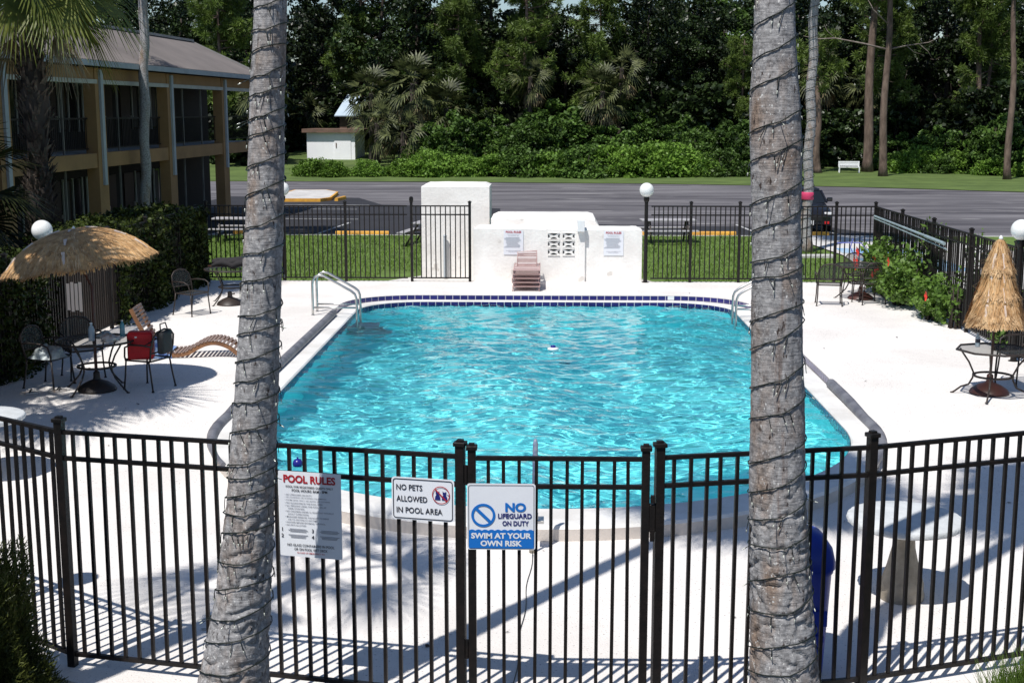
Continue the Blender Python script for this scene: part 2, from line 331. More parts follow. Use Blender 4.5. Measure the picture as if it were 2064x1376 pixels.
def trunkmat():
    m = bpy.data.materials.new('ringed_grey_palm_bark'); m.use_nodes = True
    nt = m.node_tree; nt.nodes.clear(); L = nt.links.new
    out = nd(nt, 'ShaderNodeOutputMaterial'); b = nd(nt, 'ShaderNodeBsdfPrincipled'); L(b.outputs[0], out.inputs[0])
    b.inputs['Roughness'].default_value = 0.92; b.inputs['Specular IOR Level'].default_value = 0.2
    tc = nd(nt, 'ShaderNodeTexCoord')
    def noi(scale, st, det=6, rough=0.6):
        mp = nd(nt, 'ShaderNodeMapping'); mp.inputs['Scale'].default_value = st; L(tc.outputs['Object'], mp.inputs[0])
        n = nd(nt, 'ShaderNodeTexNoise'); n.inputs['Scale'].default_value = scale; n.inputs['Detail'].default_value = det; n.inputs['Roughness'].default_value = rough
        L(mp.outputs[0], n.inputs['Vector']); return n
    fine = noi(26, (1, 1, 1.0), 8, 0.75)
    rp = nd(nt, 'ShaderNodeValToRGB'); e = rp.color_ramp.elements
    e[0].position = 0.33; e[0].color = (0.12, 0.115, 0.118, 1); e[1].position = 0.62; e[1].color = (0.43, 0.42, 0.42, 1)
    L(fine.outputs['Fac'], rp.inputs[0])
    # broad brown patches, stronger towards the foot
    big = noi(2.4, (1.6, 1.6, 0.6), 5, 0.6)
    sx = nd(nt, 'ShaderNodeSeparateXYZ'); L(tc.outputs['Object'], sx.inputs[0])
    hz = nd(nt, 'ShaderNodeMapRange'); hz.inputs['From Min'].default_value = 0.2; hz.inputs['From Max'].default_value = 2.6; hz.inputs['To Min'].default_value = 0.10; hz.inputs['To Max'].default_value = 0.0
    L(sx.outputs['Z'], hz.inputs['Value'])
    ad = nd(nt, 'ShaderNodeMath', operation='ADD'); L(big.outputs['Fac'], ad.inputs[0]); L(hz.outputs[0], ad.inputs[1])
    r2 = nd(nt, 'ShaderNodeValToRGB'); r2.color_ramp.elements[0].position = 0.52; r2.color_ramp.elements[1].position = 0.7
    L(ad.outputs[0], r2.inputs[0])
    mx = nd(nt, 'ShaderNodeMix', data_type='RGBA'); mx.blend_type = 'MULTIPLY'
    L(r2.outputs[0], mx.inputs['Factor']); L(rp.outputs[0], mx.inputs[6]); mx.inputs[7].default_value = (0.86, 0.66, 0.52, 1)
    # dark specks and pale lichen
    sp = noi(55, (1, 1, 0.7), 3, 0.5); r3 = nd(nt, 'ShaderNodeValToRGB'); r3.color_ramp.elements[0].position = 0.64; r3.color_ramp.elements[1].position = 0.68
    L(sp.outputs['Fac'], r3.inputs[0])
    m2 = nd(nt, 'ShaderNodeMix', data_type='RGBA'); L(r3.outputs[0], m2.inputs['Factor']); L(mx.outputs[2], m2.inputs[6]); m2.inputs[7].default_value = (0.6, 0.59, 0.57, 1)
    ds = noi(34, (1, 1, 0.35), 4, 0.6); r4 = nd(nt, 'ShaderNodeValToRGB'); r4.color_ramp.elements[0].position = 0.62; r4.color_ramp.elements[1].position = 0.68
    L(ds.outputs['Fac'], r4.inputs[0])
    m3 = nd(nt, 'ShaderNodeMix', data_type='RGBA'); L(r4.outputs[0], m3.inputs['Factor']); L(m2.outputs[2], m3.inputs[6]); m3.inputs[7].default_value = (0.06, 0.045, 0.04, 1)
    # vertical rusty stain
    st = noi(3.4, (3.0, 3.0, 0.18), 6, 0.65); r5 = nd(nt, 'ShaderNodeValToRGB'); r5.color_ramp.elements[0].position = 0.6; r5.color_ramp.elements[1].position = 0.72
    L(st.outputs['Fac'], r5.inputs[0])
    m4 = nd(nt, 'ShaderNodeMix', data_type='RGBA'); m4.blend_type = 'MULTIPLY'; L(r5.outputs[0], m4.inputs['Factor']); L(m3.outputs[2], m4.inputs[6]); m4.inputs[7].default_value = (0.62, 0.47, 0.4, 1)
    L(m4.outputs[2], b.inputs['Base Color'])
    # bump: rings, cracks
    rg = noi(9, (0.7, 0.7, 7.5), 4, 0.6)
    cr = nd(nt, 'ShaderNodeMath', operation='ADD'); L(rg.outputs['Fac'], cr.inputs[0]); L(fine.outputs['Fac'], cr.inputs[1])
    bp = nd(nt, 'ShaderNodeBump'); bp.inputs['Strength'].default_value = 0.75; bp.inputs['Distance'].default_value = 0.007
    L(cr.outputs[0], bp.inputs['Height']); L(bp.outputs[0], b.inputs['Normal'])
    return m
M['trunk'] = trunkmat()

def watermat():
    m = bpy.data.materials.new('turquoise_pool_water'); m.use_nodes = True
    nt = m.node_tree; nt.nodes.clear(); L = nt.links.new
    out = nd(nt, 'ShaderNodeOutputMaterial')
    gl = nd(nt, 'ShaderNodeBsdfGlass'); gl.inputs['IOR'].default_value = 1.33; gl.inputs['Roughness'].default_value = 0.0; gl.inputs[0].default_value = (0.93, 1.0, 1.0, 1)
    L(gl.outputs[0], out.inputs[0])
    return m
M['water'] = watermat()

# ------------------------------------------------------------------ survey: ground points seen along a camera ray
CAMH = 4.2; PIT = R(9.74); YAW = R(1.44); FPX = 2700.0
def ray(u, v):
    a = (u - 1032) / FPX; b = (688 - v) / FPX
    fw = cos(PIT) + b * sin(PIT); up = -sin(PIT) + b * cos(PIT)
    return (a * cos(YAW) - fw * sin(YAW), fw * cos(YAW) + a * sin(YAW), up)
def atz(u, v, z=0.0):
    x, y, up = ray(u, v); t = (z - CAMH) / up
    return Vector((x * t, y * t, z))
def aty(u, v, Y):
    x, y, up = ray(u, v); t = Y / y
    return Vector((x * t, Y, CAMH + up * t))

# ------------------------------------------------------------------ camera, world, sun
cam = bpy.data.cameras.new('camera'); co = bpy.data.objects.new('camera', cam); COL.objects.link(co)
cam.sensor_width = 36; cam.lens = 36 * FPX / 2064; cam.clip_end = 2000
co.location = (0, 0, CAMH); co.rotation_euler = (R(90) - PIT, 0, YAW)
scene.camera = co
AZ, EL = R(31), R(61)
w = bpy.data.worlds.new('World'); scene.world = w; w.use_nodes = True
nt = w.node_tree; nt.nodes.clear()
sky = nt.nodes.new('ShaderNodeTexSky'); sky.sky_type = 'NISHITA'; sky.sun_disc = False
sky.sun_elevation = EL; sky.sun_rotation = R(180) + AZ; sky.air_density = 1.0; sky.dust_density = 0.3; sky.ozone_density = 3.0
bg = nt.nodes.new('ShaderNodeBackground'); bg.inputs[1].default_value = 0.095
wo = nt.nodes.new('ShaderNodeOutputWorld'); nt.links.new(sky.outputs[0], bg.inputs[0]); nt.links.new(bg.outputs[0], wo.inputs[0])
sl = bpy.data.lights.new('sun', 'SUN'); so = bpy.data.objects.new('sun', sl); COL.objects.link(so)
sl.cycles.is_caustics_light = True; sl.energy = 5.0; sl.angle = R(0.5); sl.color = (1.0, 0.965, 0.91)
sd = Vector((sin(AZ) * cos(EL), cos(AZ) * cos(EL), -sin(EL)))
so.rotation_euler = sd.to_track_quat('-Z', 'Y').to_euler(); so.location = (-20, -30, 60)
scene.view_settings.view_transform = 'Standard'; scene.view_settings.look = 'None'; scene.view_settings.exposure = 0
scene.cycles.max_bounces = 8; scene.cycles.transparent_max_bounces = 24; scene.cycles.use_denoising = True

def struct(name, mb, m, smooth=False):
    o = mb.build(name, m, None, smooth); o['kind'] = 'structure'; return o

# ------------------------------------------------------------------ ground, parking, deck
def terrain_z(x, y):
    k = 1.55 if x < -6 else 1.55 + (0.75 - 1.55) * smooth01(-6, 12, x)
    return k * smooth01(84, 120, y) + 0.01 * max(0, y - 112)
def road_far(x): # far edge of the parking lot
    xs = [-60, -19, -7.5, 5.8, 16.8, 25.1, 60]; ys = [82.2, 81.4, 81.0, 79.2, 76.3, 71.4, 47.0]
    return float(np.interp(x, xs, ys))

mb = MB()
xs = [-500, -200, -60, -20, -7, 7, 20, 60, 200, 500]; ys = [-300, -60, -10, 4, 11.5, 30.0, 60, 140, 300, 900]
for i in range(9):
    for j in range(9):
        if xs[i] == -7 and ys[j] == 11.5: continue
        mb.quad(*[(xs[i + a], ys[j + b], -0.14) for a, b in ((0, 0), (1, 0), (1, 1), (0, 1))])
struct('ground', mb, M['soil'])
# lawn behind the pool
mb = MB()
for i in range(40):
    for j in range(14):
        f = lambda a, b: (-30 + 1.5 * a, 31.33 + 1.0 * b, 0.05 + 0.02 * noise.noise(Vector((a * .7, b * .7, 3))))
        mb.quad(f(i, j), f(i + 1, j), f(i + 1, j + 1), f(i, j + 1))
struct('lawn', mb, M['lawn'], True)
mb = MB(); mb.box((-30 + 30, 45.35, 0.02), (60, 0.12, 0.1)); struct('kerb', mb, M['concrete'])
# parking lot sheet to the far edge
mb = MB()
X = np.linspace(-60, 60, 61)
for i in range(60):
    x0, x1 = X[i], X[i + 1]
    mb.quad((x0, 45.42, 0.0), (x1, 45.42, 0.0), (x1, road_far(x1), 0.0), (x0, road_far(x0), 0.0))
struct('parking_lot', mb, M['asphalt'])
mb = MB()
edge = [(-16, 45.42), (-1.5, 45.42), (-2.0, 58.8), (-4.0, 60.0), (-7.5, 61.2), (-9.2, 66), (-16, 67)]
mb.add([(x, y, 0.004) for x, y in edge], [tuple(range(len(edge)))])
e2 = [(-1.5, 45.42), (12, 45.42), (10.5, 49.3), (3.0, 50.2), (-1.75, 52.0)]
mb.add([(x, y, 0.004) for x, y in e2], [tuple(range(len(e2)))])
struct('fresh_asphalt', mb, M['asphalt_new'])
def stripe(p, q, w, m=None, name='parking_line'):
    mb = MB(); p = Vector(p); q = Vector(q); n = Vector((-(q - p).y, (q - p).x, 0)).normalized() * w / 2
    mb.quad(p - n, q - n, q + n, p + n); return struct(name, mb, m or M['lineW'])
for a, b in [((-8.0, 45.6), (-7.5, 51.2)), ((-11.6, 45.6), (-11.1, 51.2)), ((-4.4, 45.6), (-3.9, 51.2)), ((7.15, 50.6), (7.5, 45.7)), ((10.2, 45.7), (9.7, 50.0)), ((3.4, 45.6), (3.2, 50.0))]:
    stripe((*a, 0.008), (*b, 0.008), 0.12)
for y, x0, x1 in [(53.0, -11, -7.4), (55.6, -11, -7.2), (58.4, -11.6, -8.2), (61.0, -12, -8)]:
    stripe((x0, y, 0.008), (x1, y - .25, 0.008), 0.13)
# far lawn rising to the woods
mb = MB()
X = np.linspace(-70, 70, 71); T = np.linspace(0, 1, 26)
G = [[None] * 26 for _ in range(71)]
for i, x in enumerate(X):
    for j, t in enumerate(T):
        y = road_far(x) + (135 - road_far(x)) * t ** 1.3
        G[i][j] = (x, y, 0.03 + terrain_z(x, y) + 0.06 * noise.noise(Vector((x * .3, y * .3, 0))) * min(1, t * 6))
for i in range(70):
    for j in range(25):
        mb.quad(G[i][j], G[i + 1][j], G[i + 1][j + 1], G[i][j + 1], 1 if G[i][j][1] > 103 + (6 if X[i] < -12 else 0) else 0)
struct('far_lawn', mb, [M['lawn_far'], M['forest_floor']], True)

# pool outlines ------------------------------------------------------
def outline(aw, yfar, rc, b, yc=17.1, n1=56, n2=24, n3=10, n4=26):
    L = []
    for i in range(n1): # near bow, left to right
        a = PI + PI * i / n1; L.append((aw * cos(a), yc + b * sin(a)))
    for i in range(n2): L.append((aw, yc + (yfar - rc - yc) * i / n2))
    for i in range(n3): a = (PI / 2) * i / n3; L.append((aw - rc + rc * cos(a), yfar - rc + rc * sin(a)))
    for i in range(n4): L.append((aw - rc - (2 * aw - 2 * rc) * i / n4, yfar))
    for i in range(n3): a = PI / 2 + (PI / 2) * i / n3; L.append((-aw + rc + rc * cos(a), yfar - rc + rc * sin(a)))
    for i in range(n2): L.append((-aw, yfar - rc - (yfar - rc - yc) * i / n2))
    return L
WZ, LZ = 0.07, 0.155
def deck_z(x, y): return 0.26 * smooth01(14.2, 18.8, y)
IN = outline(3.9, 28.75, 1.35, 3.72)
OUT = outline(4.26, 28.9, 1.5, 4.34)
NL = len(IN)
def ring(A, B, mb, mi=0):
    n = len(A)
    for i in range(n):
        j = (i + 1) % n
        mb.quad(A[i], A[j], B[j], B[i], mi)
def at_z(L, z): return [(x, y, z) for x, y in L]
def shrink(L, d):
    out = []
    n = len(L)
    for i in range(n):
        a = Vector(L[i - 1]); b = Vector(L[(i + 1) % n]); t = (b - a).normalized()
        out.append((L[i][0] - t.y * d, L[i][1] + t.x * d))
    return out
pool = wthing('swimming_pool', 'large turquoise pool with white coping and dark blue tile band', 'pool', (0, 21, 0))
mb = MB()
a0 = at_z(IN, -0.25); a1 = at_z(IN, LZ - 0.02); a2 = at_z(shrink(IN, -0.02), LZ); a3 = at_z(shrink(OUT, 0.03), LZ); a4 = at_z(OUT, LZ - 0.03); a5 = at_z(OUT, -0.12)
ring(a0, a1, mb); ring(a1, a2, mb); ring(a2, a3, mb); ring(a3, a4, mb)
ring(a4, a5, mb, 1)
mb.build('coping', [M['coping'], M['riser']], pool, True, 50)
# basin
mb = MB()
def floor_z(y): return -1.0 - 1.1 * smooth01(16, 28, y)
bo = [(x, y, floor_z(y)) for x, y in shrink(IN, 0.02)]
ring(at_z(shrink(IN, 0.004), 0.0), bo, mb)
mb.add(bo, [tuple(range(NL))])
mb.build('basin', M['basin'], pool).cycles.is_caustics_receiver = True
mb = MB(); mb.lathe([(.16, 0), (.16, .012), (.12, .02)], (.2, 24.5, floor_z(24.5) + .002), 20); mb.build('drain', M['gutter'], pool)
for k in range(3):
    mb = MB(); mb.box((-3.86 + .3, 26.15, -.2 - .3 * k), (.5 + .25 * k, .7, .06), ch=.01); mb.build('step', M['coping'], pool)
# tile strips: real tiles on a grout band
def tile_band(name, L, z0f, z1f, inset, sel, pitch=0.165):
    g = MB(); t = MB()
    P = [Vector((x, y, 0)) for x, y in shrink(L, inset)]
    n = len(P); acc = 0.0; dist = [0.0]
    for i in range(n): dist.append(dist[-1] + (P[(i + 1) % n] - P[i]).length)
    tot = dist[-1]
    def pos(s):
        s = s % tot
        i = int(np.searchsorted(dist, s, side='right')) - 1; i = min(i, n - 1)
        return P[i].lerp(P[(i + 1) % n], (s - dist[i]) / max(1e-6, dist[i + 1] - dist[i]))
    N = int(tot / pitch)
    for k in range(N):
        s0, s1 = tot * k / N, tot * (k + 1) / N
        p, q = pos(s0), pos(s1); mid = (p + q) / 2
        if not sel(mid): continue
        z0, z1 = z0f(mid), z1f(mid)
        if z1 - z0 < 0.02: continue
        d = (q - p).normalized(); nrm = Vector((-d.y, d.x, 0))
        up = Vector((0, 0, 1))
        g.quad(p + up * z0, q + up * z0, q + up * z1, p + up * z1)
        p2 = p + d * 0.008 + nrm * 0.004; q2 = q - d * 0.008 + nrm * 0.004
        t.quad(p2 + up * (z0 + .006), q2 + up * (z0 + .006), q2 + up * (z1 - .006), p2 + up * (z1 - .006))
    b = len(g.v)
    g.add(t.v, t.f, 1)
    return g.build(name, [M['grout'], M['tile']], pool)
tile_band('waterline_tile', IN, lambda p: -0.15, lambda p: LZ - 0.022, 0.004, lambda p: True)
def rise_tile(p): return (p.x < 0 and p.y > 26.9) or (p.x >= 0 and p.y > 19.8)
tile_band('gutter_tile', OUT, lambda p: LZ, lambda p: deck_z(p.x, p.y) - 0.004, 0.012, rise_tile)
# weathered bullnose where the deck steps down to the ledge
for sgn, nm in ((-1, 'gutter_edge'), (1, 'gutter_edge')):
    pts = [(x, y, max(LZ + 0.004, deck_z(x, y) - 0.055)) for x, y in OUT if (x * sgn > 0 and y > 14.9 and (y < 26.9 if sgn < 0 else y < 19.8) and abs(x) > 3.0)]
    pts.sort(key=lambda p: p[1])
    mb = MB(); mb.tube(pts, [0.03 + 0.045 * smooth01(15.0, 16.8, p[1]) for p in pts], 12)
    mb.build(nm, M['gutter'], pool, True)

# deck sheet with the pool cut out
FR = [(-9.0, 12.8), (-5.8, 11.15), (-3.62, 9.65), (-0.56, 9.0), (0.78, 9.0), (2.33, 9.33), (3.74, 9.86), (6.4, 11.1), (9.0, 12.4)]
def front_y(x): return float(np.interp(x, [p[0] for p in FR], [p[1] for p in FR]))
bnd = [(x, front_y(x) - 0.3) for x in np.linspace(-8.15, 7.8, 28)] + [(7.8, 20), (7.8, 31.33), (-8.15, 31.33), (-8.15, 20)]
pts = [Vector(p) for p in bnd]; edges = [(i, (i + 1) % len(bnd)) for i in range(len(bnd))]
o0 = len(pts); pts += [Vector(p) for p in OUT]; edges += [(o0 + i, o0 + (i + 1) % NL) for i in range(NL)]
for x in np.arange(-7.8, 7.7, 0.62):
    for y in np.arange(9.0, 31.2, 0.62):
        if y > front_y(x) + 0.1: pts.append(Vector((x + random.uniform(-.1, .1), y + random.uniform(-.1, .1))))
vc, ve, fc, *_ = delaunay_2d_cdt(pts, edges, [], 1, 1e-5)
def in_poly(x, y, L):
    c = False; n = len(L); j = n - 1
    for i in range(n):
        xi, yi = L[i]; xj, yj = L[j]
        if (yi > y) != (yj > y) and x < (xj - xi) * (y - yi) / (yj - yi) + xi: c = not c
        j = i
    return c
mb = MB()
keep = []
for f in fc:
    cx = sum(vc[i].x for i in f) / len(f); cy = sum(vc[i].y for i in f) / len(f)
    if not in_poly(cx, cy, OUT) and in_poly(cx, cy, bnd): keep.append(tuple(f))
def dzz(p): return deck_z(p.x, p.y) + 0.004 * noise.noise(Vector((p.x * .8, p.y * .8, 0)))
mb.add([(p.x, p.y, dzz(p)) for p in vc], keep)
n0 = len(bnd)
for i in range(n0):
    a, b = bnd[i], bnd[(i + 1) % n0]
    za, zb = dzz(Vector(a)), dzz(Vector(b))
    mb.quad((a[0], a[1], -0.16), (b[0], b[1], -0.16), (b[0], b[1], zb), (a[0], a[1], za))
# inner skirt down to the coping
for i in range(NL):
    a, b = OUT[i], OUT[(i + 1) % NL]
    if max(deck_z(*a), deck_z(*b)) > LZ:
        mb.quad((a[0], a[1], LZ - 0.03), (b[0], b[1], LZ - 0.03), (b[0], b[1], dzz(Vector(b))), (a[0], a[1], dzz(Vector(a))))
struct('pool_deck', mb, M['deck'], False)

# water with real ripples
gx = np.arange(-3.96, 3.97, 0.036); gy = np.arange(13.3, 28.85, 0.042)
XX, YY = np.meshgrid(gx, gy, indexing='ij')
ZZ = np.zeros_like(XX)
rw = np.random.default_rng(5)
wx = XX + 0.25 * np.sin(YY * 1.3 + 0.8 * np.sin(XX * 0.9)) ; wy = YY + 0.25 * np.sin(XX * 1.7 + 1.1 * np.sin(YY * 0.6))
for k in range(46):
    lam = 0.17 * (1.1 / 0.17) ** rw.random()
    th = rw.normal(PI / 2, 0.75); ph = rw.random() * 2 * PI
    amp = 0.0036 * lam ** 1.0
    ph_ = (2 * PI / lam) * (wx * cos(th) + wy * sin(th)) + ph
    ZZ += amp * (np.sin(ph_) + 0.25 * np.sin(2 * ph_ + 1.1))
ZZ += WZ - ZZ.mean()
ZZ = np.minimum(ZZ, LZ - 0.03)
nx, ny = XX.shape
inside = np.zeros((nx, ny), bool)
INb = shrink(IN, -0.05)
pa = np.array(INb); 
px_, py_ = XX.ravel(), YY.ravel(); c_ = np.zeros(px_.shape, bool); j = len(pa) - 1
for i in range(len(pa)):
    xi, yi = pa[i]; xj, yj = pa[j]
    if yi != yj:
        cond = ((yi > py_) != (yj > py_)) & (px_ < (xj - xi) * (py_ - yi) / (yj - yi) + xi); c_ ^= cond
    j = i
inside = c_.reshape(nx, ny)
idx = np.arange(nx * ny).reshape(nx, ny)
fm = inside[:-1, :-1] & inside[1:, :-1] & inside[1:, 1:] & inside[:-1, 1:]
F = np.stack([idx[:-1, :-1][fm], idx[1:, :-1][fm], idx[1:, 1:][fm], idx[:-1, 1:][fm]], 1)
used = np.unique(F); remap = -np.ones(nx * ny, int); remap[used] = np.arange(len(used))
V = np.stack([XX.ravel(), YY.ravel(), ZZ.ravel()], 1)[used]; F = remap[F]
def np_mesh(name, V, F, mats, smooth=False, mi=None):
    me = bpy.data.meshes.new(name)
    k = F.shape[1]
    me.vertices.add(len(V)); me.vertices.foreach_set('co', np.ascontiguousarray(V, dtype=np.float32).ravel())
    me.loops.add(F.size); me.loops.foreach_set('vertex_index', np.ascontiguousarray(F, dtype=np.int32).ravel())
    me.polygons.add(len(F)); me.polygons.foreach_set('loop_start', np.arange(0, F.size, k, dtype=np.int32))
    me.polygons.foreach_set('loop_total', np.full(len(F), k, dtype=np.int32))
    for m in mats: me.materials.append(m)
    if mi is not None: me.polygons.foreach_set('material_index', np.asarray(mi, dtype=np.int32))
    if smooth: me.polygons.foreach_set('use_smooth', np.ones(len(F), bool))
    me.update(calc_edges=True); me.validate()
    return me
wo_ = link('water', np_mesh('water', V, F, [M['water']], True)); wo_['kind'] = 'structure'; wo_.cycles.is_caustics_caster = True

# text ---------------------------------------------------------------
def text_mesh(body, width=None, height=None, off=0.0, spacing=1.0):
    """flat lettering in the XZ plane facing -Y, centred on the origin"""
    cu = bpy.data.curves.new('t', 'FONT'); cu.body = body; cu.size = 1.0; cu.offset = off; cu.space_character = spacing
    cu.resolution_u = 3
    o = bpy.data.objects.new('t', cu); COL.objects.link(o)
    dg = bpy.context.evaluated_depsgraph_get(); dg.update()
    me = bpy.data.meshes.new_from_object(o.evaluated_get(dg))
    vs = [tuple(v.co) for v in me.vertices]; fs = [tuple(p.vertices) for p in me.polygons]
    bpy.data.objects.remove(o); bpy.data.curves.remove(cu); bpy.data.meshes.remove(me)
    x0 = min(v[0] for v in vs); x1 = max(v[0] for v in vs); y0 = min(v[1] for v in vs); y1 = max(v[1] for v in vs)
    sx = width / (x1 - x0) if width else None; sy = height / (y1 - y0) if height else None
    sx = sx or sy; sy = sy or sx
    return [((x - (x0 + x1) / 2) * sx, 0.0, (y - (y0 + y1) / 2) * sy) for x, y, z in vs], fs
def put_text(mb, body, cx, cz, width=None, height=None, y=-0.004, off=0.0, mi=0, left=False):
    vs, fs = text_mesh(body, width, height, off)
    if left:
        dx = -min(v[0] for v in vs)
    else: dx = 0
    mb.add([(cx + dx + x, y, cz + z) for x, _, z in vs], fs, mi)

# ------------------------------------------------------------------ fences
PICK = {}
def picket_mesh(h, w):
    k = (round(h, 2), w)
    if k not in PICK:
        mb = MB(); mb.box((0, 0, h / 2), (w, w, h)); PICK[k] = mb.mesh('picket', M['iron'])
    return PICK[k]
def add_post(t, x, y, z, h, w=0.062):
    mb = MB(); mb.box((x, y, z + h / 2), (w, w, h), t['_rz'], ch=0.004)
    mb.box((x, y, z + h + 0.012), (w + 0.022, w + 0.022, 0.03), t['_rz'], ch=0.006)
    mb.box((x, y, z + h + 0.034), (w * .7, w * .7, 0.016), t['_rz'])
    return mb.build('post', M['iron'], t)
def bay(t, p, q, zf, H, spacing, count, w=0.024, limit=100, rails=(0.0, 0.2), end_gap=0.05):
    p = Vector(p); q = Vector(q); d = (q - p); L = d.length; d.normalize(); rz = math.atan2(d.y, d.x)
    z0, z1 = zf(*p), zf(*q)
    for zr in (H - 0.02 - rails[0], H - 0.02 - rails[1], 0.1):
        mb = MB(); a = p + d * 0.03; b = q - d * 0.03
        mb.bar((a.x, a.y, z0 + zr), (b.x, b.y, z1 + zr), 0.034, 0.03)
        mb.build('rail', M['iron'], t)
    n = max(1, int(round((L - 2 * end_gap) / spacing)))
    rest = MB()
    for i in range(n):
        s = (i + 0.5) / n; x, y = p + d * (end_gap + (L - 2 * end_gap) * s)
        z = z0 + (z1 - z0) * s + 0.085
        if count[0] < limit:
            o = link('picket', picket_mesh(H - 0.105, w), t)
            o.location = (x - t.location.x, y - t.location.y, z - t.location.z); o.rotation_euler = (random.gauss(0, .003), random.gauss(0, .003), rz)
            count[0] += 1
        else:
            rest.box((x, y, z + (H - 0.105) / 2), (w, w, H - 0.105), rz)
    return rest
def fence(name, label, pts, zf, H=1.86, spacing=0.118, limit=100, post_h=None, skip_posts=(), group=None, extra_posts=()):
    t = wthing(name, label, 'fence', (pts[0][0], pts[0][1], zf(*pts[0])), group=group)
    count = [0]; rest = MB()
    for i in range(len(pts) - 1):
        d = Vector(pts[i + 1]) - Vector(pts[i]); t['_rz'] = math.atan2(d.y, d.x)
        if i not in skip_posts: add_post(t, *pts[i], zf(*pts[i]), post_h or H + 0.06)
        r = bay(t, pts[i], pts[i + 1], zf, H, spacing, count, limit=limit)
        b = len(rest.v); rest.v += r.v; rest.f += [tuple(k + b for k in f) for f in r.f]; rest.m += r.m
    if len(pts) - 1 not in skip_posts: add_post(t, *pts[-1], zf(*pts[-1]), post_h or H + 0.06)
    for e in extra_posts: add_post(t, *e, zf(*e), post_h or H + 0.06)
    if rest.v: rest.build('picket_run', M['iron'], t)['kind'] = 'stuff'
    return t
flat = lambda x, y: 0.0
fence('front_fence', 'black picket fence in front of the pool, left of the gate, hung with two signs', [(-7.6, 12.1), (-5.8, 11.15), (-3.62, 9.65), (-0.585, 9.0)], flat, 1.865, 0.117)
fence('front_fence', 'black picket fence before the blue bin and concrete table, right of the gate', [(0.795, 9.0), (2.33, 9.33), (3.74, 9.86), (6.2, 11.0)], flat, 1.865, 0.117)
# gate
g = wthing('pool_gate', 'narrow black picket gate with blue and white sign, closed across the pool entrance', 'gate', (0.09, 9.0, 0)); g['_rz'] = 0.0
add_post(g, -0.505, 9.0, 0.03, 1.87, 0.056); add_post(g, 0.70, 9.0, 0.03, 1.87, 0.056)
bay(g, (-0.505, 9.0), (0.70, 9.0), flat, 1.855, 0.112, [0], end_gap=0.06)
for z in (1.72, 0.45):
    mb = MB(); mb.box((-0.545, 9.0, z), (0.05, 0.05, 0.11), ch=.006); mb.tube([(-.545, 8.975, z - .07), (-.545, 8.975, z + .07)], 0.012)
    mb.build('hinge', M['iron'], g)
mb = MB(); mb.box((0.748, 8.985, 1.42), (0.04, 0.05, 0.2), ch=.008); mb.box((0.748, 8.965, 1.3), (0.03, 0.03, 0.08)); mb.box((0.748, 8.965, 1.56), (0.03, .03, .05))
mb.build('latch', M['iron'], g)
zb = lambda x, y: 0.25
BY = 31.2
fence('back_fence', 'black picket fence behind the pool, between left corner and white stucco wall', [(-7.95, BY), (-4.68, BY), (-3.2, BY)], zb, 1.8, 0.111, skip_posts=(2,))
fence('back_fence', 'black picket fence behind the pool, right of the stucco wall and globe lamp', [(2.42, BY), (3.37, BY), (4.5, BY), (6.72, BY), (7.62, BY)], zb, 1.8, 0.111, skip_posts=(0,))
t = wthing('back_gate', 'black picket gate in front of the tall white stucco block', 'gate', (-2.45, BY, 0.25)); t['_rz'] = 0.0
add_post(t, -3.13, BY, 0.25, 1.86); add_post(t, -1.77, BY, 0.25, 1.86)
bay(t, (-3.13, BY), (-1.77, BY), zb, 1.8, 0.111, [0])
mb = MB(); mb.lathe([(0.03, 0), (0.05, .03), (0.045, .1), (0.02, .12)], (-3.13, BY, 2.13), 12); mb.build('post_cap', M['iron'], t, True)
fence('side_fence', 'long dark picket fence along the right side of the deck behind the hibiscus', [(7.62, BY)] + [(7.62 - 0.0 * k, BY - 2.35 * k) for k in range(1, 8)], lambda x, y: deck_z(x, y) - .01, 1.8, 0.111, skip_posts=(0,))
fence('side_fence', 'long dark picket fence along the left side of the deck against the hedge', [(-7.97, BY)] + [(-7.97, BY - 2.35 * k) for k in range(1, 8)], lambda x, y: deck_z(x, y) - .01, 1.8, 0.111, skip_posts=(0,))

# ------------------------------------------------------------------ signs on the front fence
def sign(name, label, loc, rz=0.0, cat='sign'):
    t = thing(name, label, cat, loc, rz); return t
def rrect(mb, w, h, r, y, mi=0, n=6, cx=0, cz=0, inner=None):
    P = []
    for qx, qz, a0 in ((1, 1, 0), (-1, 1, 90), (-1, -1, 180), (1, -1, 270)):
        for k in range(n + 1):
            a = R(a0 + 90 * k / n); P.append((cx + qx * (w / 2 - r) + r * cos(a), y, cz + qz * (h / 2 - r) + r * sin(a)))
    if inner is None:
        mb.add(P, [tuple(range(len(P) - 1, -1, -1))], mi)
    else:
        Q = []
        iw, ih, ir = w - 2 * inner, h - 2 * inner, max(.001, r - inner)
        for qx, qz, a0 in ((1, 1, 0), (-1, 1, 90), (-1, -1, 180), (1, -1, 270)):
            for k in range(n + 1):
                a = R(a0 + 90 * k / n); Q.append((cx + qx * (iw / 2 - ir) + ir * cos(a), y, cz + qz * (ih / 2 - ir) + ir * sin(a)))
        N = len(P)
        mb.add(P + Q, [(i, N + i, N + (i + 1) % N, (i + 1) % N) for i in range(N)], mi)
def panel(mb, w, h, r, th, mi=0):
    rrect(mb, w, h, r, 0.0, mi)
    b = MB(); rrect(b, w, h, r, th, mi); P = b.v
    n = len(P); A = [(x, 0.0, z) for x, y, z in P]
    mb.add(A + P, [(i, (i + 1) % n, n + (i + 1) % n, n + i) for i in range(n)] + [tuple(range(n, 2 * n))], mi)
